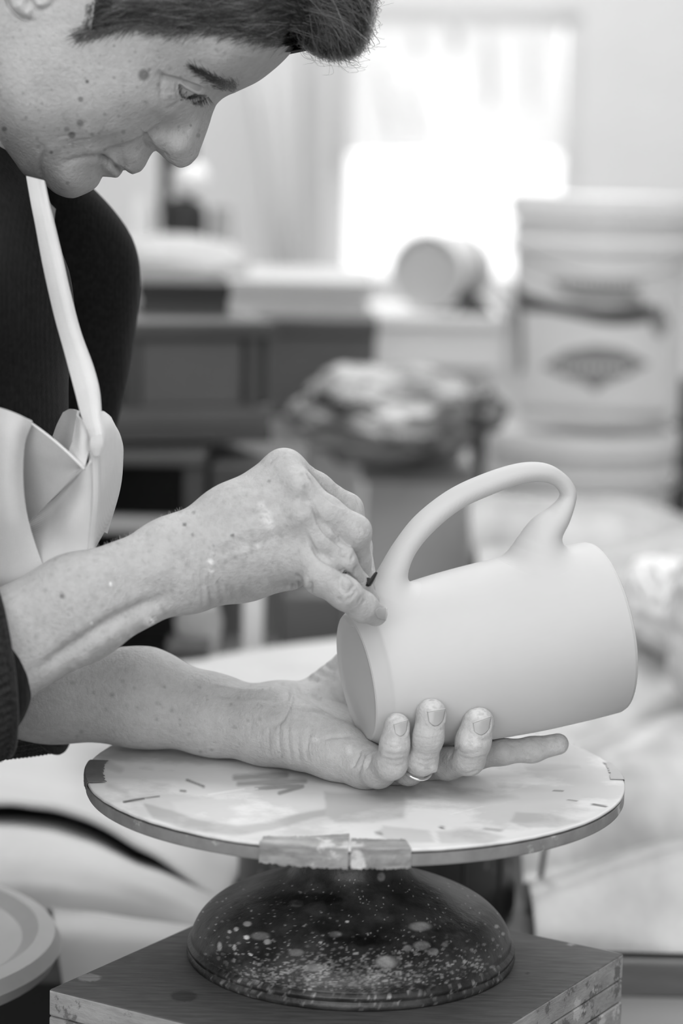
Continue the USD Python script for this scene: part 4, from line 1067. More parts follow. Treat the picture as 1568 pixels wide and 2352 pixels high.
for (cx, y0, y1, hw) in ((906, 1690, 1765, 34), (982, 1665, 1765, 34), (1085, 1690, 1770, 42)):
    for k in range(11):
        y = y0 + (y1 - y0) * k / 10
        l_strokes.append(([(cx - hw, y - 4), (cx, y + 3), (cx + hw, y - 5)], -0.16, 1.9))
LV = sculpt(LV, LF_, [(a[0], a[1] * 1.25, *a[2:]) for a in l_strokes])

# --- nails
def nail(f, poly, y0, y1, name_parent, arcs=0.0004, at=None):
    """poly: four corners in pixels (free edge left, free edge right, root right, root left): a plate laid on the fingertip."""
    a, b, c, d = np.array(poly, float)
    n = 17
    u, v = np.meshgrid(np.linspace(0, 1, n), np.linspace(0, 1, n))
    # round the root
    vv = v * (1 - 0.34 * (2 * u - 1) ** 2 * v)
    g = (a[None, None] * (1 - u)[..., None] + b[None, None] * u[..., None]) * (1 - vv)[..., None] + (d[None, None] * (1 - u)[..., None] + c[None, None] * u[..., None]) * vv[..., None]
    pts = hit(f, g[..., 0], g[..., 1], y0, y1)
    N = grad(f, pts.reshape(-1, 3), 1.5e-3).reshape(pts.shape)
    lift = 0.00012 + 0.00055 * (1 - v) ** 2
    pts = pts + N * lift[..., None]
    k = 2
    return sheet(pts[k - 1:][::-1], 0.0007), sheet((pts + N * 0.00006)[:k][::-1], 0.0007)
NAILS = [(nail(left_arm, [(904, 1664), (935, 1653), (932, 1690), (908, 1692)], -0.12, 0.03, None), 'pale nail of the little finger of the lower hand'),
         (nail(left_arm, [(981, 1634), (1021, 1628), (1016, 1666), (986, 1669)], -0.12, 0.03, None), 'pale nail of the ring finger'),
         (nail(left_arm, [(1086, 1660), (1126, 1645), (1122, 1686), (1090, 1690)], -0.12, 0.03, None), 'pale nail of the middle finger'),
         (nail(right_arm, [(886, 1398), (884, 1424), (862, 1420), (862, 1394)], -0.14, 0.0, None), 'pale nail of the little finger of the upper hand')]

# ------------------------------------------------------------------ the potter: head, seen in profile and bent over
YH = -0.005                                # plane of symmetry of head and neck
HC_ = np.array([230.0, 170.0])
FACE = [(771, -18), (735, 40), (710, 72), (686, 97), (660, 129), (626, 161), (591, 187), (557, 204), (540, 212), (522, 220), (508, 229), (495, 244), (488, 261), (481, 284), (471, 313), (460, 342), (451, 363), (440, 375), (426, 383), (411, 385), (397, 378), (382, 367), (368, 354),
        (359, 347), (352, 349), (346, 356), (339, 368), (329, 386), (320, 395), (306, 400), (295, 396), (287, 391), (281, 392), (277, 399), (268, 408), (254, 407), (236, 406), (229, 413), (222, 427), (208, 439), (189, 448), (166, 455), (149, 453), (129, 445), (110, 430), (100, 418), (92, 413), (60, 405), (43, 396), (23, 374), (0, 344)]
BACK = [(-70, 280), (-150, 180), (-230, 40), (-250, -120), (-180, -300), (-40, -430), (164, -470), (400, -450), (600, -370), (711, -270), (775, -150), (790, -70)]
# half width of the head in millimetres at pixels of the profile
HALF = [(770, -20, 58, 'W'), (686, 97, 55, 'W'), (626, 161, 52, 'W'), (580, 192, 46, 'W'), (545, 210, 34, 'W'), (520, 221, 20, 'W'), (503, 234, 12, 'W'), (490, 258, 10.5, 'W'), (474, 305, 12, 'W'), (456, 352, 15, 'W'), (437, 376, 17, 'W'), (411, 385, 16, 'W'), (385, 369, 16, 'W'), (362, 348, 19, 'W'), (340, 368, 25, 'W'), (318, 396, 26, 'W'), (290, 392, 26, 'W'), (262, 408, 26, 'W'), (235, 406, 28, 'W'), (208, 439, 30, 'W'), (166, 455, 33, 'W'), (125, 443, 36, 'W'), (95, 414, 42, 'W'), (50, 400, 50, 'W'), (0, 344, 60, 'W'), (-150, 180, 66, 'W'), (-250, -100, 66, 'W'), (-40, -430, 70, 'W'), (400, -450, 76, 'W'), (711, -270, 70, 'W'),
        (620, 110, 40, 'w'), (560, 150, 40, 'w'), (510, 165, 44, 'w'), (560, 60, 56, 'w'), (480, 110, 55, 'w'), (400, 60, 64, 'w'), (440, 150, 50, 'w'), (300, 40, 68, 'w'), (180, 20, 70, 'w'), (60, 30, 69, 'w'), (-60, 0, 70, 'w'),
        (520, 190, 27, 'w'), (490, 205, 25, 'w'), (470, 190, 37, 'w'), (430, 185, 43, 'w'), (450, 202, 39, 'w'), (432, 197, 41, 'w'), (468, 208, 35, 'w'), (395, 190, 47, 'w'), (360, 190, 53, 'w'), (478, 225, 22, 'w'), (455, 225, 29, 'w'), (425, 225, 36, 'w'), (392, 222, 44, 'w'),
        (330, 200, 58, 'w'), (280, 190, 62, 'w'), (220, 160, 66, 'w'), (140, 120, 69, 'w'), (40, 120, 69, 'w'),
        (470, 262, 11.5, 'w'), (450, 258, 19, 'w'), (425, 258, 28, 'w'), (455, 300, 12, 'w'), (430, 295, 14.5, 'w'), (405, 285, 20, 'w'), (430, 340, 14.5, 'w'), (400, 350, 15.5, 'w'), (372, 325, 18, 'w'), (385, 300, 19.5, 'w'),
        (390, 262, 36, 'w'), (350, 245, 49, 'w'), (365, 275, 34, 'w'), (335, 290, 37, 'w'), (310, 300, 39, 'w'), (290, 250, 55, 'w'), (240, 240, 61, 'w'), (260, 300, 47, 'w'), (240, 325, 40, 'w'), (200, 300, 54, 'w'), (150, 260, 61, 'w'), (90, 220, 65, 'w'), (20, 220, 65, 'w'),
        (338, 325, 22, 'w'), (318, 345, 20, 'w'), (320, 370, 14.5, 'w'), (290, 365, 18.5, 'w'), (262, 352, 25, 'w'), (300, 335, 29, 'w'), (235, 358, 28.5, 'w'), (262, 385, 16, 'w'), (245, 385, 17.5, 'w'), (215, 375, 27, 'w'), (205, 350, 38, 'w'), (170, 335, 42, 'w'), (130, 320, 49, 'w'), (60, 310, 52, 'w'), (20, 320, 38, 'w'),
        (215, 405, 15, 'w'), (180, 400, 26, 'w'), (140, 385, 31, 'w'), (150, 425, 21, 'w'), (110, 400, 21, 'w'), (75, 370, 31, 'w')]
def outline(face, back):
    pts = np.array(face + back, float)
    d = pts - HC_
    a = np.unwrap(np.arctan2(d[:, 1], d[:, 0]))
    r = np.hypot(d[:, 0], d[:, 1])
    return a, r
def radius_of(a, r):
    o = np.argsort(np.mod(a, 2 * np.pi)); am, rm = np.mod(a, 2 * np.pi)[o], r[o]
    am = np.r_[am[-6:] - 2 * np.pi, am, am[:6] + 2 * np.pi]; rm = np.r_[rm[-6:], rm, rm[:6]]
    f = PchipInterpolator(am, rm)
    return lambda t: f(np.mod(t, 2 * np.pi))
_a, _r = outline(FACE, BACK)
head_r = radius_of(_a, _r)
NEXP = 2.3
def g_of(s):
    return np.sqrt(np.maximum(1 - s ** NEXP, 0))
_c = np.array([h[:2] for h in HALF], float)
_d = _c - HC_
_ta = np.linspace(0, 2 * np.pi, 1441)[:-1]
_ra = head_r(_ta)
_ka = np.exp(-0.5 * (np.arange(-200, 201) / 44.0) ** 2); _ka /= _ka.sum()
_rsm = np.convolve(np.r_[_ra[-200:], _ra, _ra[:200]], _ka, 'valid')
def s_eff(uv):
    # the notches of the profile fade out towards the cheek
    d = uv - HC_
    a = np.mod(np.arctan2(d[:, 1], d[:, 0]), 2 * np.pi); rho = np.hypot(d[:, 0], d[:, 1])
    r, rs = head_r(a), np.interp(a, np.r_[_ta, 2 * np.pi], np.r_[_rsm, _rsm[0]])
    sn = np.minimum(rho / r, 1)
    k = np.clip((sn - 0.62) / 0.38, 0, 1); k = k * k * (3 - 2 * k)
    return np.minimum(rho / (rs * (1 - k) + r * k), 1)
_s = s_eff(_c)
_W = np.array([h[2] / (g_of(s) if h[3] == 'w' else 1) for h, s in zip(HALF, _s)])
if 0:
    print([(h, round(w), round(x, 2)) for h, w, x in zip(HALF, _W, _s) if h[3] == 'w' and w > 1.4 * h[2]])
_rbf = RBFInterpolator(_c / 100.0, _W, kernel='thin_plate_spline', smoothing=0.02)
def head_w(uv, s):
    return np.maximum(_rbf(uv / 100.0), 4.0) * 1e-3 * np.where(s >= 1, 0, g_of(s_eff(uv)))
def polar_body(radius, halfw, nt, ns, centre=HC_, yc=YH):
    """A closed body symmetric about the plane y = yc; halfw(uv, s) in metres."""
    th = np.arange(nt) * 2 * np.pi / nt
    sn = np.sin(np.linspace(0, np.pi / 2, ns + 1)[1:])
    R = radius(th)
    uv = centre + (sn[:, None, None] * R[None, :, None]) * np.stack([np.cos(th), np.sin(th)], -1)[None]
    s = np.broadcast_to(sn[:, None], uv.shape[:2])
    w = halfw(uv.reshape(-1, 2), s.ravel()).reshape(s.shape)
    w0 = halfw(centre[None], np.zeros(1))[0]
    near = P(uv[..., 0], uv[..., 1], yc - w)
    far = near.copy(); far[..., 1] = 2 * yc - far[..., 1]
    c0 = P(centre[0], centre[1], yc - w0); c1 = c0.copy(); c1[1] = 2 * yc - c1[1]
    V = np.vstack([c0, near.reshape(-1, 3), far[:-1].reshape(-1, 3), c1])
    n = nt
    idn = lambda i: 1 + (i - 1) * n                # ring i (1..ns) of the near side
    idf = lambda i: idn(ns) if i == ns else 1 + ns * n + (i - 1) * n
    j = np.arange(n); k = (j + 1) % n
    F = [np.stack([np.zeros(n, int), idn(1) + k, idn(1) + j], -1)]
    for i in range(1, ns):
        a, b = idn(i), idn(i + 1)
        F += [np.stack([a + j, a + k, b + k], -1), np.stack([a + j, b + k, b + j], -1)]
        a, b = idf(i), idf(i + 1)
        F += [np.stack([a + j, b + k, a + k], -1), np.stack([a + j, b + j, b + k], -1)]
    e = len(V) - 1
    F.append(np.stack([np.full(n, e), idf(1) + j, idf(1) + k], -1))
    return V, np.vstack(F)

HV, HF = polar_body(head_r, head_w, 800, 320)
_t = trimesh.Trimesh(HV, HF, process=False)
if _t.volume < 0:
    HF = HF[:, ::-1]
yr = (-0.2, YH)
def smooth_step_line(V, F, line, amp, width, side):
    """Presses down the skin on one side of a fold: the drop is steep at the line and fades over width pixels."""
    N = vnormals(V, F)
    q, _ = proj(V)
    i = np.nonzero((V[:, 1] < YH) & (q >= np.min(line, 0) - 2 * width).all(1) & (q <= np.max(line, 0) + 2 * width).all(1))[0]
    l = spline(line, 8 * len(line))
    d, pos = polydist(q[i], l)
    k = np.clip((pos * (len(l) - 1)).astype(int), 0, len(l) - 2)
    t = l[k + 1] - l[k]
    sgn = np.sign(t[:, 0] * (q[i, 1] - l[k, 1]) - t[:, 1] * (q[i, 0] - l[k, 0])) * side
    sd = sgn * d
    e = np.where(sd > 0, np.exp(-(sd / width) ** 2), np.exp(-(sd / 4.0) ** 2)) * np.clip(5 * np.minimum(pos, 1 - pos) + 0.05, 0, 1)
    V = V.copy(); V[i] += N[i] * (amp * 1e-3 * e)[:, None]
    return V
# nasolabial fold, fold over the upper lid
HV = smooth_step_line(HV, HF, [(384, 272), (371, 285), (352, 299), (331, 315), (308, 327), (271, 338), (243, 346), (226, 357)], -1.9, 24, -1)
HV = smooth_step_line(HV, HF, [(362, 160), (378, 175), (400, 181), (425, 190), (452, 200), (480, 207)], -2.3, 10, 1)
h_strokes = [
    # eye: rim of the upper lid, pillow beside the eye and its folds
    ([(404, 187), (425, 199), (450, 212), (476, 217)], 1.0, 5, yr), ([(390, 212), (392, 230)], 0.7, 15, yr),
    ([(408, 186), (406, 205), (407, 222), (413, 234)], -0.7, 4, yr), ([(373, 178), (370, 205), (372, 230), (378, 254)], -0.8, 6, yr), ([(420, 228), (405, 240), (390, 247), (376, 252)], -0.6, 5, yr),
    ([(428, 246), (455, 240), (478, 232)], 0.5, 9, yr), ([(420, 252)], -0.8, 14, yr),
    ([(455, 170), (490, 185), (530, 205)], 1.0, 16, yr),
    # wing of the nose
    ([(375, 322)], 1.6, 20, yr), ([(333, 318), (338, 328), (352, 338), (368, 351), (388, 366)], -1.6, 4.5, yr), ([(400, 345)], 0.7, 18, yr), ([(372, 347), (386, 360)], -1.0, 5, yr),
    # mouth
    ([(226, 356), (240, 363), (262, 379), (276, 386), (292, 392)], -2.4, 4.5, yr), ([(234, 358), (246, 370), (258, 380)], -1.6, 9, yr), ([(262, 372), (285, 385), (305, 392)], 0.9, 6, yr), ([(247, 384), (262, 396), (272, 402)], 1.2, 8, yr), ([(234, 357), (202, 362), (166, 370), (140, 375)], -1.3, 8, yr), ([(215, 385), (238, 396)], -0.9, 12, yr),
    ([(190, 350), (225, 345), (250, 340)], 0.9, 12, yr),
    # ear
    ([(12, -20), (16, 2), (27, 22), (44, 38), (63, 46), (80, 48)], -2.6, 5, yr), ([(38, 2), (55, 25), (76, 34)], 3.0, 15, yr), ([(76, 5), (82, 17), (96, 22), (111, 17), (124, 2), (130, -15)], -1.8, 5, yr), ([(92, 9)], 2.4, 10, yr), ([(66, 4)], -2.0, 12, yr), ([(95, -8)], -2.5, 8, yr),
    ([(12, -20), (0, -90), (20, -170), (80, -200), (125, -150), (122, -80)], 6.0, 13, yr), ([(75, -85)], -2.5, 40, yr),
    # chin and jaw
    ([(170, 420)], 1.2, 34, yr), ([(105, 345), (96, 368), (91, 388), (96, 412)], -1.5, 6, yr), ([(100, 330), (85, 350)], -0.6, 8, yr),
    ([(150, 320), (190, 308), (240, 300), (290, 292)], 0.7, 14, yr), ([(110, 345), (140, 335)], 0.6, 12, yr), ([(120, 320), (160, 310), (200, 305)], -0.35, 4, yr),
    ([(150, 333), (180, 322), (215, 318)], -0.3, 3.5, yr),
]
HV = sculpt(HV, HF, h_strokes)
# opening between the lids
_q, _ = proj(HV)
FISS = np.array([(411, 193), (424, 204), (440, 213), (455, 219), (474, 221), (470, 226), (452, 228), (432, 228), (419, 227), (412, 214)], float)
from shapely import Polygon, contains_xy
_i = np.nonzero((HV[:, 1] < YH - 0.012) & (_q > FISS.min(0) - 20).all(1) & (_q < FISS.max(0) + 20).all(1))[0]
_in = contains_xy(Polygon(FISS), _q[_i, 0], _q[_i, 1])
_dd, _ = polydist(_q[_i], np.vstack([FISS, FISS[:1]]))
_sd = np.where(_in, _dd, -_dd)
HV[_i] += np.array([0, 1.0, 0]) * (0.0060 * np.clip((_sd + 1) / 4.0, 0, 1))[:, None] + np.array([-0.55, 0, 0.6]) * (0.0030 * np.clip((_sd + 1) / 4.0, 0, 1))[:, None]

# colour of the skin itself: moles, lips, freckles
HTONE = np.ones(len(HV))
_q, _ = proj(HV)
near = HV[:, 1] < YH - 0.004
def spot(tone, q, sel, x, y, r, v, soft=0.6):
    i = np.nonzero(sel & (np.abs(q[:, 0] - x) < 2.5 * r) & (np.abs(q[:, 1] - y) < 2.5 * r))[0]
    d = np.hypot(q[i, 0] - x, q[i, 1] - y) / r
    a = np.clip((1 + soft * 0.5 - d) / soft, 0, 1)
    tone[i] *= 1 - a * (1 - v)
for x, y, r, v in ((330, 172, 13, 0.42), (165, 310, 8, 0.45), (184, 283, 8, 0.55), (185, 228, 6, 0.5), (153, 296, 6, 0.65), (200, 187, 4, 0.55), (10, 296, 6, 0.45), (118, 350, 4, 0.55), (283, 303, 5, 0.7), (155, 420, 4, 0.7), (438, 288, 3, 0.6), (455, 311, 5, 0.7), (200, 188, 4, 0.6), (262, 178, 4, 0.75), (240, 262, 4, 0.75), (97, 238, 4, 0.75), (60, 270, 4, 0.7), (85, 318, 4, 0.7), (390, 222, 5, 0.8)):
    spot(HTONE, _q, near, x, y, r, v)
_g = np.random.default_rng(3)
for _ in range(240):
    spot(HTONE, _q, near, _g.uniform(0, 560), _g.uniform(40, 440), _g.uniform(2, 4.5), _g.uniform(0.78, 0.93))
_lips, _ = polydist(_q, spline([(238, 362), (262, 381), (286, 394), (300, 398)], 20))
HTONE *= 1 - 0.22 * np.exp(-(_lips / 9.0) ** 2) * (HV[:, 1] < YH + 0.03)

# ------------------------------------------------------------------ sweater, apron
def knit_extra(nodes, links):
    nodes['w'] = ('wave_texture', {'scale': 160.0, 'bands_direction': 'x', 'distortion': 1.2, 'detail': 1})
    nodes['b2'] = ('bump', {'strength': 0.14, 'distance': 0.0006})
    links.remove(('b.normal', 'p.normal'))
    links += [('geo.object', 'w.vector'), ('w.fac', 'b2.height'), ('b.normal', 'b2.normal'), ('b2.normal', 'p.normal')]
M_knit = mat('dark_knit', 0.009, 0.018, 300, 0.95, bump=0.4, bscale=900, dist=0.0008, extra=knit_extra, spec=0.1, sheen=0.06)
M_rib = mat('ribbed_knit', 0.014, 0.042, 420, 0.95, bump=0.5, bscale=1400, dist=0.0006, spec=0.1, sheen=0.15)
M_black_cloth = mat('black_collar_cloth', 0.006, 0.010, 200, 0.95, spec=0.05)
def weave_extra(nodes, links):
    nodes['w'] = ('wave_texture', {'scale': 420.0, 'bands_direction': 'z', 'distortion': 0.6, 'detail': 1})
    nodes['w3'] = ('wave_texture', {'scale': 420.0, 'bands_direction': 'x', 'distortion': 0.6, 'detail': 1})
    nodes['wa'] = ('math', {'math_type': 'add'})
    nodes['b2'] = ('bump', {'strength': 0.35, 'distance': 0.00025})
    links.remove(('b.normal', 'p.normal'))
    links += [('geo.object', 'w.vector'), ('geo.object', 'w3.vector'), ('w.fac', 'wa.value1'), ('w3.fac', 'wa.value2'), ('wa.value', 'b2.height'), ('b.normal', 'b2.normal'), ('b2.normal', 'p.normal')]
M_apron = mat('natural_cotton', 0.74, 0.80, 40, 0.9, bump=0.25, bscale=700, dist=0.0004, spec=0.15, extra=weave_extra)

def yscaled(f, k, yc):
    s = np.array([1, 1 / k, 1])
    o = np.array([0, yc * (1 - 1 / k), 0])
    return lambda p: f(p * s + o)
torso_f = yscaled(chain([(-110, 380, YH, 110), (-145, 560, YH, 200), (-120, 760, YH, 228), (-115, 1080, YH, 205), (-270, 1500, YH, 230), (-480, 1900, YH, 230)], 0.05), 1.28, YH)
lsleeve_f = chain([(60, 440, .100, 110), (146, 600, .135, 112), (138, 720, .145, 111), (118, 880, .150, 108), (90, 1100, .150, 105), (20, 1420, .120, 112), (-30, 1600, .070, 126)], 0.05)
rsleeve_f = chain([(-165, 590, -.03, 170), (-280, 580, -.15, 190), (-520, 1100, -.20, 210), (-780, 1900, -.19, 190), (-420, 1760, -.150, 178), (-90, 1575, -.112, 165)], 0.05)
def sweater_f(p):
    d = smin(torso_f(p), lsleeve_f(p), 0.03)
    d = smin(d, rsleeve_f(p), 0.04)
    return d + 0.0025 * (meshkit.noise(p * 22, 4) - 0.5)
lo, hi = bounds([(-1000, 300, .2), (-1000, 2150, -.24), (300, 300, .27), (300, 2150, .27), (200, 1000, -.2)], 0.03)
SV, SF = net(sweater_f, lo, hi, 0.0040)
# inside the cuffs the sleeves end
cl = chain([(-118, 300, YH + .010, 176), (-150, 360, YH + .012, 196), (-172, 410, YH + .014, 214), (-182, 452, YH + .014, 222)], 0.01)
lo, hi = bounds([(-420, 250, -.07), (70, 480, -.07), (-420, 250, .08), (70, 480, .08)], 0.02)
CV, CF = net(cl, lo, hi, 0.0025)

def cuff(C, M, m, back, length, hem, ribs, rows, amp, y0):
    """A ribbed cuff: rim centre, the rim's two half axes, direction up the sleeve."""
    nphi, ns = ribs * 10, 90
    phi = np.arange(nphi) * 2 * np.pi / nphi
    s = np.linspace(0, length, ns)
    grow = 1 + 0.10 * (1 - np.exp(-s / 0.02)) + 0.05 * s / length
    R = []
    for i, si in enumerate(s):
        rib = amp * np.cos(ribs * phi) * (si > hem) * np.clip((si - hem) / 0.002, 0, 1)
        row = amp * 0.7 * np.cos(2 * np.pi * si / rows + 0.9 * np.cos(ribs * phi)) * (si > hem)
        roll = 0.0022 * math.sqrt(max(0, 1 - ((si - hem * 0.5) / (hem * 0.55)) ** 2)) if si < hem else 0.0
        rad = grow[i] + (rib + row + roll) / np.linalg.norm(M) + 0.012 * np.sin(3 * phi + 1) + 0.010 * np.sin(5 * phi + si * 60)
        R.append(C + back * si + rad[:, None] * (np.cos(phi)[:, None] * M + np.sin(phi)[:, None] * m))
    R = np.array(R)
    inner = R[::-1] * 1.0
    cc = C + back * s[::-1, None]
    inner = cc[:, None] + (inner - cc[:, None]) * 0.90
    G = np.vstack([R[::-1], inner[::-1][:40]])
    V = G.reshape(-1, 3)
    i, j = np.meshgrid(np.arange(len(G) - 1), np.arange(nphi), indexing='ij')
    q = np.stack([i * nphi + j, (i + 1) * nphi + j, (i + 1) * nphi + (j + 1) % nphi, i * nphi + (j + 1) % nphi], -1).reshape(-1, 4)
    return trimesh.Trimesh(V, np.vstack([q[:, [0, 1, 2]], q[:, [0, 2, 3]]]), process=False)
pxv = lambda x, y, dx, dy, yy: P(x + dx, y + dy, yy) - P(x, y, yy)
Rc_ = P(3, 1532, -.106)
bk = np.array([-0.86, -0.20, -0.36]); bk /= np.linalg.norm(bk)
rcuff = cuff(Rc_, -pxv(3, 1532, 16, 188, -.106), pxv(3, 1532, 58, 8, -.106) + np.array([0, -0.036, 0]), bk, 0.085, 0.0035, 56, 0.0024, 0.00075, 0)
Lc_ = P(100, 1594, .058)
bk2 = np.array([-0.95, 0.10, -0.1]); bk2 /= np.linalg.norm(bk2)
lcuff = cuff(Lc_, -pxv(100, 1594, 52, 124, .058), pxv(100, 1594, -26, 4, .058) + np.array([0, -0.034, 0]), bk2, 0.08, 0.0035, 50, 0.0024, 0.0006, 0)

def panel(rows, n=26, m=26, thick=0.0014):
    g = np.array([[P(*p) for p in r] for r in rows])
    return sheet(upsample(g, n, m), thick)
A_ = panel([[(-260, 890, -.070), (-120, 908, -.092), (-10, 934, -.102), (38, 950, -.104), (73, 966, -.099)],
            [(-260, 980, -.072), (-120, 990, -.095), (-10, 1005, -.106), (28, 1012, -.106), (52, 1018, -.096)],
            [(-260, 1080, -.072), (-120, 1090, -.094), (-10, 1098, -.105), (24, 1100, -.104), (48, 1102, -.094)],
            [(-260, 1180, -.070), (-120, 1186, -.090), (-10, 1190, -.100), (30, 1190, -.099), (58, 1186, -.089)],
            [(-260, 1270, -.066), (-120, 1275, -.083), (0, 1278, -.090), (44, 1274, -.088), (86, 1272, -.082)],
            [(-260, 1370, -.062), (-120, 1372, -.074), (0, 1375, -.078), (64, 1372, -.078), (128, 1360, -.076)]])
tip = (196, 1074, -.101)
_L = spline([(62, 962, -.090), (6, 1030, -.074), (-10, 1110, -.058), (-4, 1190, -.044), (14, 1250, -.036)], 26)
_g = []
for k, l in enumerate(_L):
    u = np.linspace(0, 1, 24)[:, None]
    bend = np.array([0, -6.0, 0]) * np.sin(np.pi * u) * (1 - k / 25)
    _g.append(l * (1 - u) + np.array(tip) * u + bend)
_g = np.array(_g)
B_ = sheet(P(_g[..., 0], _g[..., 1], _g[..., 2] + 0.004 * np.sin(np.pi * np.linspace(0, 1, 26))[:, None]), 0.0014)
C_ = panel([[(0, 1240, -.036), (100, 1172, -.050), (154, 1122, -.074), (196, 1074, -.098), (210, 1046, -.094)],
            [(36, 1280, -.062), (116, 1228, -.074), (164, 1186, -.089), (199, 1144, -.094), (215, 1118, -.092)],
            [(70, 1330, -.076), (136, 1284, -.082), (174, 1256, -.086), (201, 1214, -.089), (212, 1188, -.088)],
            [(140, 1420, -.074), (166, 1400, -.075), (186, 1370, -.076), (198, 1340, -.078), (200, 1310, -.078)]])
F_ = panel([[(181, 954, -.084), (192, 968, -.090), (205, 984, -.090)], [(176, 1000, -.086), (190, 1010, -.094), (202, 1020, -.092)], [(162, 1040, -.086), (180, 1058, -.094), (197, 1076, -.097)]], 20, 16)
E_ = panel([[(150, 948, -.052), (166, 940, -.060), (183, 944, -.074)], [(136, 975, -.048), (156, 985, -.058), (176, 990, -.076)], [(126, 1002, -.046), (148, 1030, -.056), (166, 1046, -.078)]], 20, 16)
S_ = panel([[(204, 984, -.090), (212, 992, -.096), (220, 1000, -.086)], [(209, 1046, -.090), (217, 1046, -.098), (225, 1046, -.086)], [(213, 1150, -.088), (218, 1150, -.096), (224, 1148, -.084)], [(202, 1264, -.080), (206, 1264, -.086), (211, 1262, -.076)]], 40, 12)
D_ = panel([[(214, 962, -.084), (222, 950, -.078), (232, 948, -.066), (240, 952, -.050)],
            [(218, 1000, -.088), (236, 990, -.084), (254, 980, -.068), (266, 994, -.046)],
            [(222, 1046, -.088), (240, 1048, -.084), (260, 1046, -.066), (273, 1050, -.042)],
            [(221, 1110, -.086), (238, 1112, -.080), (256, 1112, -.062), (268, 1108, -.040)],
            [(216, 1190, -.082), (226, 1192, -.074), (240, 1190, -.058), (250, 1186, -.040)],
            [(204, 1268, -.078), (206, 1268, -.072), (208, 1266, -.062), (212, 1260, -.050)]], 40, 26)
D2 = panel([[(226, 950, -.050), (240, 952, -.044), (250, 960, -.036)], [(262, 990, -.046), (270, 1000, -.038), (274, 1012, -.030)], [(270, 1050, -.044), (275, 1052, -.036), (277, 1054, -.028)], [(262, 1120, -.042), (267, 1122, -.034), (270, 1124, -.026)], [(234, 1220, -.042), (238, 1222, -.034), (241, 1224, -.026)]], 40, 14)
APRON = trimesh.util.concatenate([A_, B_, C_, F_, E_, S_, D_, D2])
SL = [(60, 404), (70, 462), (81, 518), (99, 614), (123, 720), (148, 811), (170, 893), (187, 957), (205, 1000), (214, 1034)]
SR = [(101, 414), (110, 460), (120, 505), (141, 592), (158, 671), (182, 762), (212, 843), (225, 898), (229, 956), (234, 1000), (226, 1044)]
sl, sr = spline(SL, 120), spline(SR, 120)
dep = np.interp(np.linspace(0, 1, 120), [0, .15, .5, .85, 1], [-.050, -.060, -.080, -.098, -.102])
G = []
for k in range(9):
    u = k / 8
    xy = sl * (1 - u) + sr * u
    G.append(P(xy[:, 0], xy[:, 1], dep + 0.0016 * math.cos(np.pi * (u - 0.5)) * -1 - 0.0007 * math.exp(-((u - 0.62) / 0.1) ** 2) - 0.0012 * (u > 0.9)))
STRAP = sheet(np.array(G).transpose(1, 0, 2)[::-1], 0.0018)
tab = panel([[(211, 1004, -.1045), (222, 1000, -.1050), (233, 996, -.1045)], [(209, 1022, -.1045), (222, 1024, -.1050), (236, 1014, -.1045)], [(215, 1040, -.1035), (222, 1045, -.1040), (230, 1034, -.1035)]], 18, 18, 0.0016)

# ------------------------------------------------------------------ hair, brows, lashes, eye
HAIRPOLY = np.array([(200, 76), (241, 68), (287, 56), (333, 55), (373, 66), (425, 72), (476, 66), (517, 70), (574, 84), (631, 94), (683, 95), (697, 112), (735, 140), (800, 160), (900, 120), (980, -700), (-500, -800), (-430, 60), (-170, 40), (-60, -190), (60, -240), (190, -130), (214, -30), (208, 30)], float)
HAIR_OUT = [(662, 94), (682, 84), (706, 86), (740, 94), (775, 101), (805, 96), (828, 78), (845, 45), (853, 0), (858, -80), (842, -200), (775, -330), (620, -450), (400, -515), (150, -525), (-80, -480), (-230, -330), (-285, -130), (-262, 20)]
FACE_IN = [tuple(HC_ + 0.86 * (np.array(p) - HC_)) for p in FACE[4:]] + [(-60, 240), (-130, 150)]
_a, _r = outline(HAIR_OUT, FACE_IN)
hair_r = radius_of(_a, _r)
def hair_sd(uv):
    d, _ = polydist(uv, np.vstack([HAIRPOLY, HAIRPOLY[:1]]))
    return np.where(contains_xy(Polygon(HAIRPOLY), uv[:, 0], uv[:, 1]), d, -d)
_gx, _gy = np.arange(-320, 1000, 3.0), np.arange(-420, 260, 3.0)
_hgrid = hair_sd(np.stack(np.meshgrid(_gx, _gy, indexing='ij'), -1).reshape(-1, 2)).reshape(len(_gx), len(_gy))
def hair_sd_fast(uv):
    i = np.clip(((uv[:, 0] + 320) / 3 + 0.5).astype(int), 0, len(_gx) - 1); j = np.clip(((uv[:, 1] + 420) / 3 + 0.5).astype(int), 0, len(_gy) - 1)
    return _hgrid[i, j]
def cap_w(uv, s):
    sh = s_eff(uv)
    base = np.maximum(_rbf(uv / 100.0), 4.0) * 1e-3 * np.where(sh < 0.97, g_of(sh), 0)
    sd = hair_sd(uv)
    t = np.clip((sd - 7) / 45.0, 0, 1); t = t * t * (3 - 2 * t)
    w = base + np.where(sd > 7, 0.0062 * t + 0.0002, -0.004)
    over = np.clip((uv[:, 0] - 600) / 100.0, 0, 1)
    quiff = 0.050 * g_of(np.minimum(s, 1))
    w = np.where(sd > 0, np.maximum(w, quiff * over), w)
    return np.maximum(w * g_of(np.clip((s - 0.55) / 0.45, 0, 1)), 0.0)
KV, KF = polar_body(hair_r, cap_w, 560, 260)
if trimesh.Trimesh(KV, KF, process=False).volume < 0:
    KF = KF[:, ::-1]
M_hair = usdkit.material(stage, '/World/Looks/dark_hair', {'h': ('principled_hair_bsdf', {'parametrization': 'Direct coloring', 'model': 'Chiang', 'color': (0.014, 0.014, 0.014), 'roughness': 0.28, 'radial_roughness': 0.4})}, [], surface='h.BSDF')
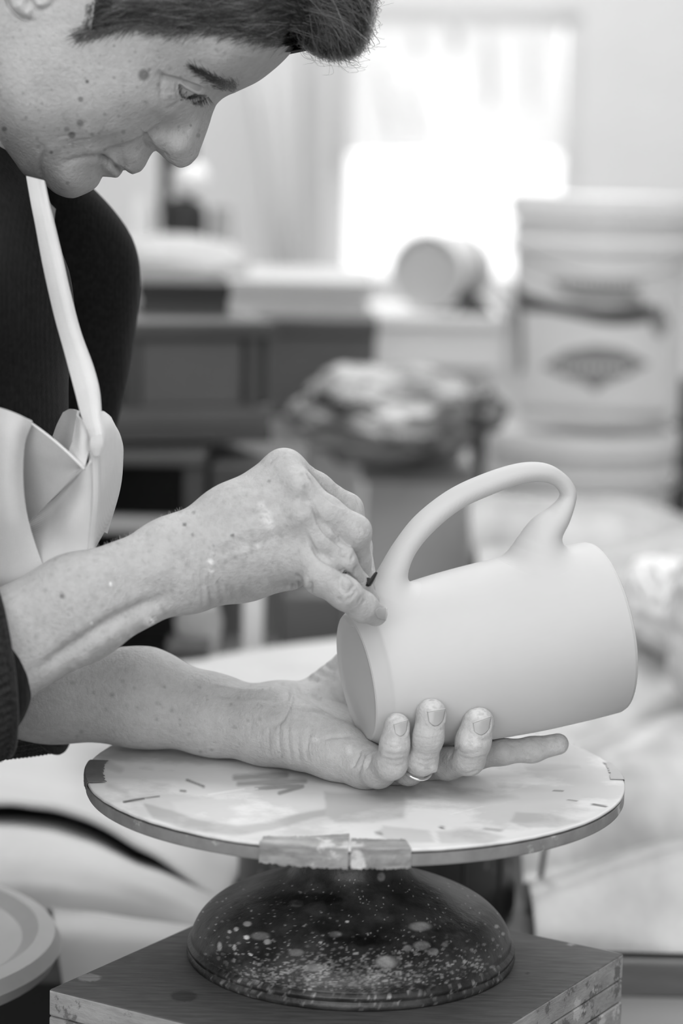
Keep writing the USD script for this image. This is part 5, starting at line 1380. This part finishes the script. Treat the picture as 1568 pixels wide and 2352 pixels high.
M_hair2 = usdkit.material(stage, '/World/Looks/grey_hair', {'h': ('principled_hair_bsdf', {'parametrization': 'Direct coloring', 'model': 'Chiang', 'color': (0.42, 0.42, 0.42), 'roughness': 0.35, 'radial_roughness': 0.4})}, [], surface='h.BSDF')
M_hair3 = usdkit.material(stage, '/World/Looks/brown_hair', {'h': ('principled_hair_bsdf', {'parametrization': 'Direct coloring', 'model': 'Chiang', 'color': (0.09, 0.09, 0.09), 'roughness': 0.3, 'radial_roughness': 0.4})}, [], surface='h.BSDF')
M_scalp = mat('hair_mass', 0.006, 0.016, 300, 0.7, stretch=(1, 1, 6), spec=0.2)
hr = np.random.default_rng(21)
nearK = np.nonzero(KV[:, 1] < YH - 0.003)[0]
_kq, _ = proj(KV[nearK]); _ktree = cKDTree(_kq)
nearH = np.nonzero(HV[:, 1] < YH - 0.001)[0]
_hq, _ = proj(HV[nearH]); _hktree = cKDTree(_hq)
KN, HN = vnormals(KV, KF), vnormals(HV, HF)
def on(tree, idx, V, N, uv, lift):
    d, i = tree.query(uv)
    y = V[idx[i], 1] - lift
    return P(uv[:, 0], uv[:, 1], y)
strands, grey, midh = [], [], []
def add(p, r0, pale):
    (grey if pale else (midh if hr.random() < 0.3 else strands)).append((p, r0 * np.r_[np.linspace(1, 0.9, len(p) - 2), 0.6, 0.25]))
n = 11
tt = np.linspace(0, 1, n)
# side hair, combed back from the forehead towards the ear
for _ in range(17000):
    x, y = hr.uniform(205, 740), hr.uniform(-240, 98)
    if hair_sd_fast(np.array([[x, y]]))[0] < hr.uniform(-2, 8):
        continue
    L = hr.uniform(60, 150)
    a = math.radians(180 + hr.normal(0, 14) - 26 * np.clip((420 - x) / 220, 0, 1) + 10 * np.clip((x - 560) / 150, 0, 1))
    c = hr.normal(0.0, 0.28) + 0.18 * np.clip((x - 450) / 200, 0, 1)
    ang = a - c * tt
    st = np.stack([np.cos(ang), np.sin(ang)], -1) * L / n
    uv = np.array([x, y]) + np.cumsum(st, 0) - st[0]
    sd = hair_sd_fast(uv)
    over = np.nonzero(sd < -13 * hr.random() - 1)[0]
    if len(over):
        k = max(over[0], 4)
        uv = uv[0] + (uv[k - 1] - uv[0]) * tt[:, None] + (np.array([-(uv[k - 1] - uv[0])[1], (uv[k - 1] - uv[0])[0]]) * 0.12 * hr.normal()) * np.sin(np.pi * tt)[:, None]
    lift = np.minimum(hr.uniform(0.0003, 0.0026), 0.004) * np.sin(np.pi * np.clip(0.12 + 0.8 * tt, 0, 1)) + 0.0002
    p = on(_ktree, nearK, KV, KN, uv, lift)
    p[:, 1] = np.convolve(np.r_[p[0, 1], p[:, 1], p[-1, 1]], [.25, .5, .25], 'valid')
    add(p, hr.uniform(0.00009, 0.00015), hr.random() < 0.09)
# the quiff falling forward over the forehead
RIMQ = np.array([(706, 112), (735, 128), (762, 137), (795, 138), (820, 128), (838, 108), (850, 82), (858, 45), (864, 0), (868, -60), (864, -140), (848, -220)], float)
rq = spline(RIMQ, 400)
for _ in range(8500):
    e = rq[int(hr.random() ** 0.9 * 399)] - np.array([0.6, 0.5]) * abs(hr.normal(0, 26)) + hr.normal(0, 4, 2)
    if hr.random() < 0.03:
        e = e + np.array([hr.uniform(0, 16), hr.uniform(0, 22)])
    f = np.clip((e[0] - 700) / 160, 0, 1)
    root = np.array([hr.uniform(655, 712) - 20 * f, min(hr.uniform(-90, 40), e[1] + 20 + 40 * hr.random()) + 46 * (1 - f)])
    mid = (root + e) / 2 + np.array([26, -22]) * hr.uniform(0.1, 1.3) * (0.4 + f) + hr.normal(0, 8, 2)
    mid2 = e + np.array([-14, -10]) * hr.uniform(0.2, 1.4) + np.array([8, -12]) * hr.random()
    uv = spline([root, mid, mid2, e], n)
    yy = np.interp(tt, [0, 1], [hr.uniform(-0.040, 0.030), hr.uniform(-0.042, 0.034)])
    side = YH + yy - 0.006 * np.sin(np.pi * tt)
    k = on(_ktree, nearK, KV, KN, uv, 0.0006)
    if yy[0] < 0.004 and hr.random() < 0.75:
        d, _i = _ktree.query(uv)
        side = np.where(d < 6, k[:, 1] - hr.uniform(0.0002, 0.0025), side)
        side = np.convolve(np.r_[side[0], side[0], side, side[-1], side[-1]], np.ones(5) / 5, 'valid')
    add(P(uv[:, 0], uv[:, 1], side), hr.uniform(0.00009, 0.00015), hr.random() < 0.10)
# fine hairs along the hairline, lying on the skin
HL = spline([(208, 10), (203, 40), (199, 74), (240, 68), (287, 57), (333, 56), (373, 66), (425, 72), (476, 66), (517, 70), (574, 84), (631, 94), (680, 96)], 500)
for _ in range(2600):
    k = hr.integers(0, 500)
    if k < 82 and hr.random() < 0.6:
        continue
    b = HL[k] + hr.normal(0, 1, 2) * [5, 5] + [3, -4]
    side_ = k < 82
    a = math.radians((hr.normal(128, 16)) if side_ else hr.normal(172 - 14 * (b[0] < 330), 13))
    L = hr.uniform(5, 13) if side_ else hr.uniform(22, 60)
    ang = a + hr.normal(0, 0.25) * tt
    uv = b + np.cumsum(np.stack([np.cos(ang), np.sin(ang)], -1) * L / n, 0)
    p = on(_hktree, nearH, HV, HN, uv, 0.0002 + 0.0012 * np.sin(np.pi * np.clip(tt + 0.1, 0, 1)))
    p[:, 1] = np.convolve(np.r_[p[0, 1], p[:, 1], p[-1, 1]], [.25, .5, .25], 'valid')
    add(p, hr.uniform(0.00006, 0.00011), hr.random() < 0.1)
# loose hairs
for _ in range(60):
    e = rq[hr.integers(0, 380)] + np.array([hr.uniform(-10, 26), hr.uniform(0, 34)])
    root = np.array([hr.uniform(670, 740), hr.uniform(10, 90)])
    uv = spline([root, (root + e) / 2 + hr.normal(0, 16, 2) + [10, 14], e, e + np.array([-30, 8]) * hr.uniform(-0.6, 1)], n)
    add(P(uv[:, 0], uv[:, 1], YH + np.linspace(hr.uniform(-.03, .02), hr.uniform(-.03, .02), n)), 0.00007, False)

# eyebrow
brow = []
BR = spline([(446, 157), (470, 170), (498, 186), (522, 198), (546, 210)], 200)
for _ in range(520):
    f = hr.random() ** 0.75
    b = BR[int(f * 199)]
    wid = np.interp(f, [0, 0.3, 0.7, 1], [3, 7, 12, 10])
    r0 = b + np.array([0.45, -0.89]) * hr.normal(-0.1, 0.5) * wid
    a = math.radians(206 + 28 * (1 - f) * 0 + hr.normal(0, 16) + (26 if f > 0.85 else 0))
    L = hr.uniform(14, 30)
    ang = a + 0.5 * tt[:6] * hr.normal(0, 0.6)
    uv = r0 + np.cumsum(np.stack([np.cos(ang), np.sin(ang)], -1) * L / 6, 0)
    p = on(_hktree, nearH, HV, HN, uv, 0.0002 + 0.0009 * tt[:6])
    brow.append((p, 0.00013 * np.linspace(1, 0.35, 6)))
# lashes
lash = []
LR = spline([(416, 199), (428, 207), (440, 214), (455, 220), (477, 221)], 100)
for _ in range(190):
    f = hr.random()
    r0 = LR[int(f * 99)] + hr.normal(0, 1, 2)
    L = np.interp(f, [0, 0.4, 1], [20, 24, 26]) * hr.uniform(0.7, 1.1)
    a0 = math.radians(np.interp(f, [0, 0.35, 1], [150, 110, 60]) + hr.normal(0, 9))
    ang = a0 - np.radians(np.interp(f, [0, .4, 1], [70, 40, -15])) * tt[:7]
    uv = r0 + np.cumsum(np.stack([np.cos(ang), np.sin(ang)], -1) * L / 7, 0)
    d, i = _hktree.query(r0[None])
    y0 = HV[nearH[i[0]], 1]
    p = P(uv[:, 0], uv[:, 1], y0 - 0.0008 - 0.0045 * np.sin(tt[:7] * 1.4))
    lash.append((p, 0.00015 * np.linspace(1, 0.3, 7)))
LRl = spline([(414, 228), (432, 227), (455, 227), (476, 224)], 50)
for _ in range(30):
    r0 = LRl[hr.integers(0, 50)]
    ang = math.radians(hr.uniform(70, 120))
    uv = r0 + np.outer(tt[:5], [math.cos(ang) * 10, math.sin(ang) * 10])
    d, i = _hktree.query(r0[None])
    lash.append((P(uv[:, 0], uv[:, 1], HV[nearH[i[0]], 1] - 0.0006 - 0.003 * tt[:5]), 0.0001 * np.linspace(1, 0.3, 5)))
# short hairs on the forearm's upper edge
arm_hair = []
_nr = np.nonzero(RV[:, 1] < 10)[0]
_rq, _ = proj(RV); _rtree = cKDTree(_rq)
for _ in range(170):
    x = hr.uniform(190, 420); y = np.interp(x, [190, 330, 420], [1261, 1209, 1160]) + abs(hr.normal(0, 14)) - 1
    d, i = _rtree.query([x, y])
    b = RV[i]
    L = hr.uniform(0.002, 0.0055)
    dr = RIGHT * hr.uniform(-0.35, 0.15) + UP * 1.0 - FWD * hr.uniform(-0.2, 0.5)
    dr /= np.linalg.norm(dr)
    p = b + dr * (L * tt[:5])[:, None] + RIGHT * (-0.0012 * tt[:5] ** 2)[:, None]
    arm_hair.append((p, 0.00005 * np.linspace(1, 0.3, 5)))
EYE_C = P(427, 176, YH - 0.0290)

# ------------------------------------------------------------------ the potter put together: one skin, with clothing and hair as its parts
neck = chain([(-40, 40, YH, 210), (-120, 250, YH + .006, 160), (-180, 430, YH + .006, 160), (-180, 640, YH, 190)], 0.03)
lo, hi = bounds([(-420, -200, -.08), (260, 900, -.08), (-420, -200, .08), (260, 900, .08)], 0.02)
NV, NF = net(neck, lo, hi, 0.005)
core_f = yscaled(chain([(-150, 600, YH, 170), (-140, 1080, YH, 190), (-300, 1500, YH, 180), (-500, 1880, YH, 180)], 0.03), 1.25, YH)
ra_f = chain([(-170, 600, -.03, 110), (-320, 640, -.13, 110), (-520, 1100, -.20, 130), (-780, 1900, -.19, 120), (-330, 1690, -.125, 112)], 0.03)
la_f = chain([(60, 480, .09, 80), (130, 720, .145, 84), (80, 1100, .150, 84), (-60, 1560, .070, 100), (-150, 1580, .05, 112)], 0.03)
lo, hi = bounds([(-1000, 400, .2), (-1000, 2100, -.24), (260, 400, .24), (260, 2100, .24), (100, 1000, -.2)], 0.03)
BV, BF = net(lambda p: np.minimum(np.minimum(core_f(p), ra_f(p)), la_f(p)), lo, hi, 0.007)
def man(V, F):
    m = m3.Manifold(m3.Mesh(np.ascontiguousarray(V, np.float32), np.ascontiguousarray(F, np.uint32)))
    return m
parts_ = [trimesh.Trimesh(v, f, process=False) for v, f in ((RV, RF_), (LV, LF_), (HV, HF), (NV, NF), (BV, BF))]
for t in parts_:
    if t.volume < 0:
        t.invert()
mans = [man(t.vertices, t.faces) for t in parts_]
if all(str(m.status()).endswith('NoError') for m in mans):
    body = tm(sum(mans[1:], mans[0]))
else:
    print('not manifold:', [str(m.status()) for m in mans])
    body = trimesh.util.concatenate(parts_)
# tone of the skin: freckles and dried slip on the arms as well
src = np.vstack([RV, LV, HV])
TONE0 = np.r_[np.ones(len(RV) + len(LV)), HTONE]
d_, i_ = cKDTree(src).query(body.vertices, distance_upper_bound=0.003)
tone = np.where(np.isfinite(d_), TONE0[np.minimum(i_, len(src) - 1)], 1.0)
q, _ = proj(body.vertices)
bn = vnormals(body.vertices, body.faces)
facing = (bn * (CAM - body.vertices)).sum(1) > 0
arm = facing & (q[:, 1] > 900)
fg = np.random.default_rng(5)
for _ in range(620):
    u = fg.random()
    x = 10 + 690 * u; y = 1480 - 300 * u + fg.normal(0, 75)
    spot(tone, q, arm, x, y, fg.uniform(2.0, 5.0), fg.uniform(0.84, 0.95), 1.3)
for x, y, r, v in ((143, 1369, 6, 0.42), (424, 1205, 4.5, 0.4), (534, 1230, 4.5, 0.4), (442, 1228, 4, 0.55), (489, 1254, 3, 0.6), (618, 1105, 4, 0.65), (445, 1177, 4, 0.6)):
    spot(tone, q, arm, x, y, r, v)
for _ in range(60):
    spot(tone, q, arm, fg.uniform(120, 650), fg.uniform(1560, 1740), fg.uniform(2, 5), fg.uniform(0.7, 0.9), 1.0)
# dried slip
cracks = meshkit.noise(body.vertices * 700, 9)
for x, y, r, v in ((483, 1290, 7, 1.7), (485, 1310, 6, 1.6), (487, 1272, 5, 1.6), (342, 1429, 12, 1.6), (352, 1424, 8, 1.6), (210, 1432, 4, 1.7), (254, 1341, 3.5, 1.8), (300, 1455, 10, 1.25), (275, 1470, 10, 1.25), (195, 1510, 14, 1.2), (170, 1535, 10, 1.2), (610, 1185, 16, 1.3), (618, 1205, 12, 1.3), (600, 1160, 10, 1.25), (560, 1258, 12, 1.2), (590, 1255, 8, 1.3), (600, 1345, 22, 1.18),
                   (912, 1645, 22, 1.3), (992, 1615, 24, 1.35), (1098, 1633, 26, 1.35), (1085, 1702, 18, 1.25), (722, 1696, 9, 1.3), (800, 1720, 14, 1.2), (905, 1712, 16, 1.15), (820, 1760, 12, 1.15), (1280, 1705, 22, 1.15), (700, 1640, 40, 1.08)):
    i = np.nonzero(arm & (np.abs(q[:, 0] - x) < 2 * r) & (np.abs(q[:, 1] - y) < 2 * r))[0]
    a = np.clip(1.3 - np.hypot(q[i, 0] - x, q[i, 1] - y) / r, 0, 1) * np.clip((cracks[i] - 0.28) * 4, 0, 1)
    tone[i] *= 1 + (v - 1) * np.minimum(a * 1.3, 1)
pp = thing('person', 'person in a dark sweater and pale apron, head bent, trimming a mug', 'person')
mk('body', body, M_skin, pp, tone=tone)
for n_, l_ in NAILS:
    np_ = mk('nail', n_[0], M_nail, pp, label=l_, smooth=True)
    mk('nail_edge', n_[1], M_nailedge, np_, smooth=True)
M_eye = mat('eye_white', 0.34, 0.40, 60, 0.12, spec=0.6)
M_iris = mat('iris', 0.02, 0.05, 300, 0.1, spec=0.6)
eb = trimesh.creation.icosphere(4, 0.0120); eb.apply_translation(EYE_C)
ep = mk('eyeball', eb, M_eye, pp, smooth=True)
gz = P(427 + 18, 176 + 42, YH - 0.0290) - EYE_C; gz[1] -= 0.002; gz /= np.linalg.norm(gz)
ic = trimesh.creation.icosphere(4, 0.01215); ic.apply_translation(EYE_C)
sel = ((ic.triangles_center - EYE_C) / 0.01215) @ gz > 0.925
mk('iris', ic.submesh([np.nonzero(sel)[0]], append=True), M_iris, ep, smooth=True)
hp = mk('hair', (KV, KF), M_scalp, pp, smooth=True)
curves('hair_strands', [s[0] for s in strands], [2 * s[1] for s in strands], M_hair, hp)
curves('hair_strands', [s[0] for s in grey], [2 * s[1] for s in grey], M_hair2, hp)
curves('hair_strands', [s[0] for s in midh], [2 * s[1] for s in midh], M_hair3, hp)
curves('eyebrow', [s[0] for s in brow], [2 * s[1] for s in brow], M_hair, pp)
curves('eyelashes', [s[0] for s in lash], [2 * s[1] for s in lash], M_hair, pp)
curves('arm_hair', [s[0] for s in arm_hair], [2 * s[1] for s in arm_hair], M_hair2, pp)
swp = mk('sweater', (SV, SF), M_knit, pp, smooth=True)
mk('collar', (CV, CF), M_black_cloth, swp, smooth=True)
mk('cuff', rcuff, M_rib, swp, smooth=True, label='ribbed cuff with a rolled hem')
mk('cuff', lcuff, M_rib, swp, smooth=True)
ap = mk('apron', APRON, M_apron, pp, smooth=55)
mk('neck_strap', trimesh.util.concatenate([STRAP, tab]), M_apron, ap, smooth=55)
M_gold = mat('ring_metal', 0.75, 0.8, 40, 0.22, metal=1.0)
rc0 = P(957, 1764, -.050)
u_ = pxv(957, 1764, 30, 8, -.050); v_ = np.array([0, -0.0068, 0.0]) + pxv(957, 1764, -2, 20, -.050) * 0.75
th = np.linspace(0, 2 * np.pi, 97)
ringp = rc0 + np.cos(th)[:, None] * u_ * 1.08 + np.sin(th)[:, None] * v_ * 1.12
mk('ring', sweep(ringp, 0.0009, 10, caps=False), M_gold, pp, smooth=True, label='plain metal ring on the ring finger')
# the trimming tool between the fingers
M_tool = mat('dark_steel', 0.03, 0.06, 90, 0.3, metal=0.6)
a0, a1, a2 = P(846, 1336, -.060), P(836, 1342, -.052), P(800, 1330, -.012)
tp_ = thing('trimming_tool', 'small dark trimming tool pinched at the foot of the handle', 'tool', a1)
mk('shaft', sweep([a2, a1 * .7 + a2 * .3, a1], [0.0022, 0.002, 0.0018], 12), M_tool, tp_, smooth=30, at=a1)
mk('ferrule', sweep([a1, a1 + (a0 - a1) * 0.9], [0.0026, 0.0024], 14), M_tool, tp_, smooth=30, at=a1)
bl = [P(846, 1342, -.0600), P(853, 1333, -.0602), P(861, 1320, -.0600), P(865, 1314, -.0598)]
mk('blade', sweep(spline(bl, 12), np.linspace(0.0016, 0.0006, 12), 8), M_tool, tp_, smooth=30, at=a1)
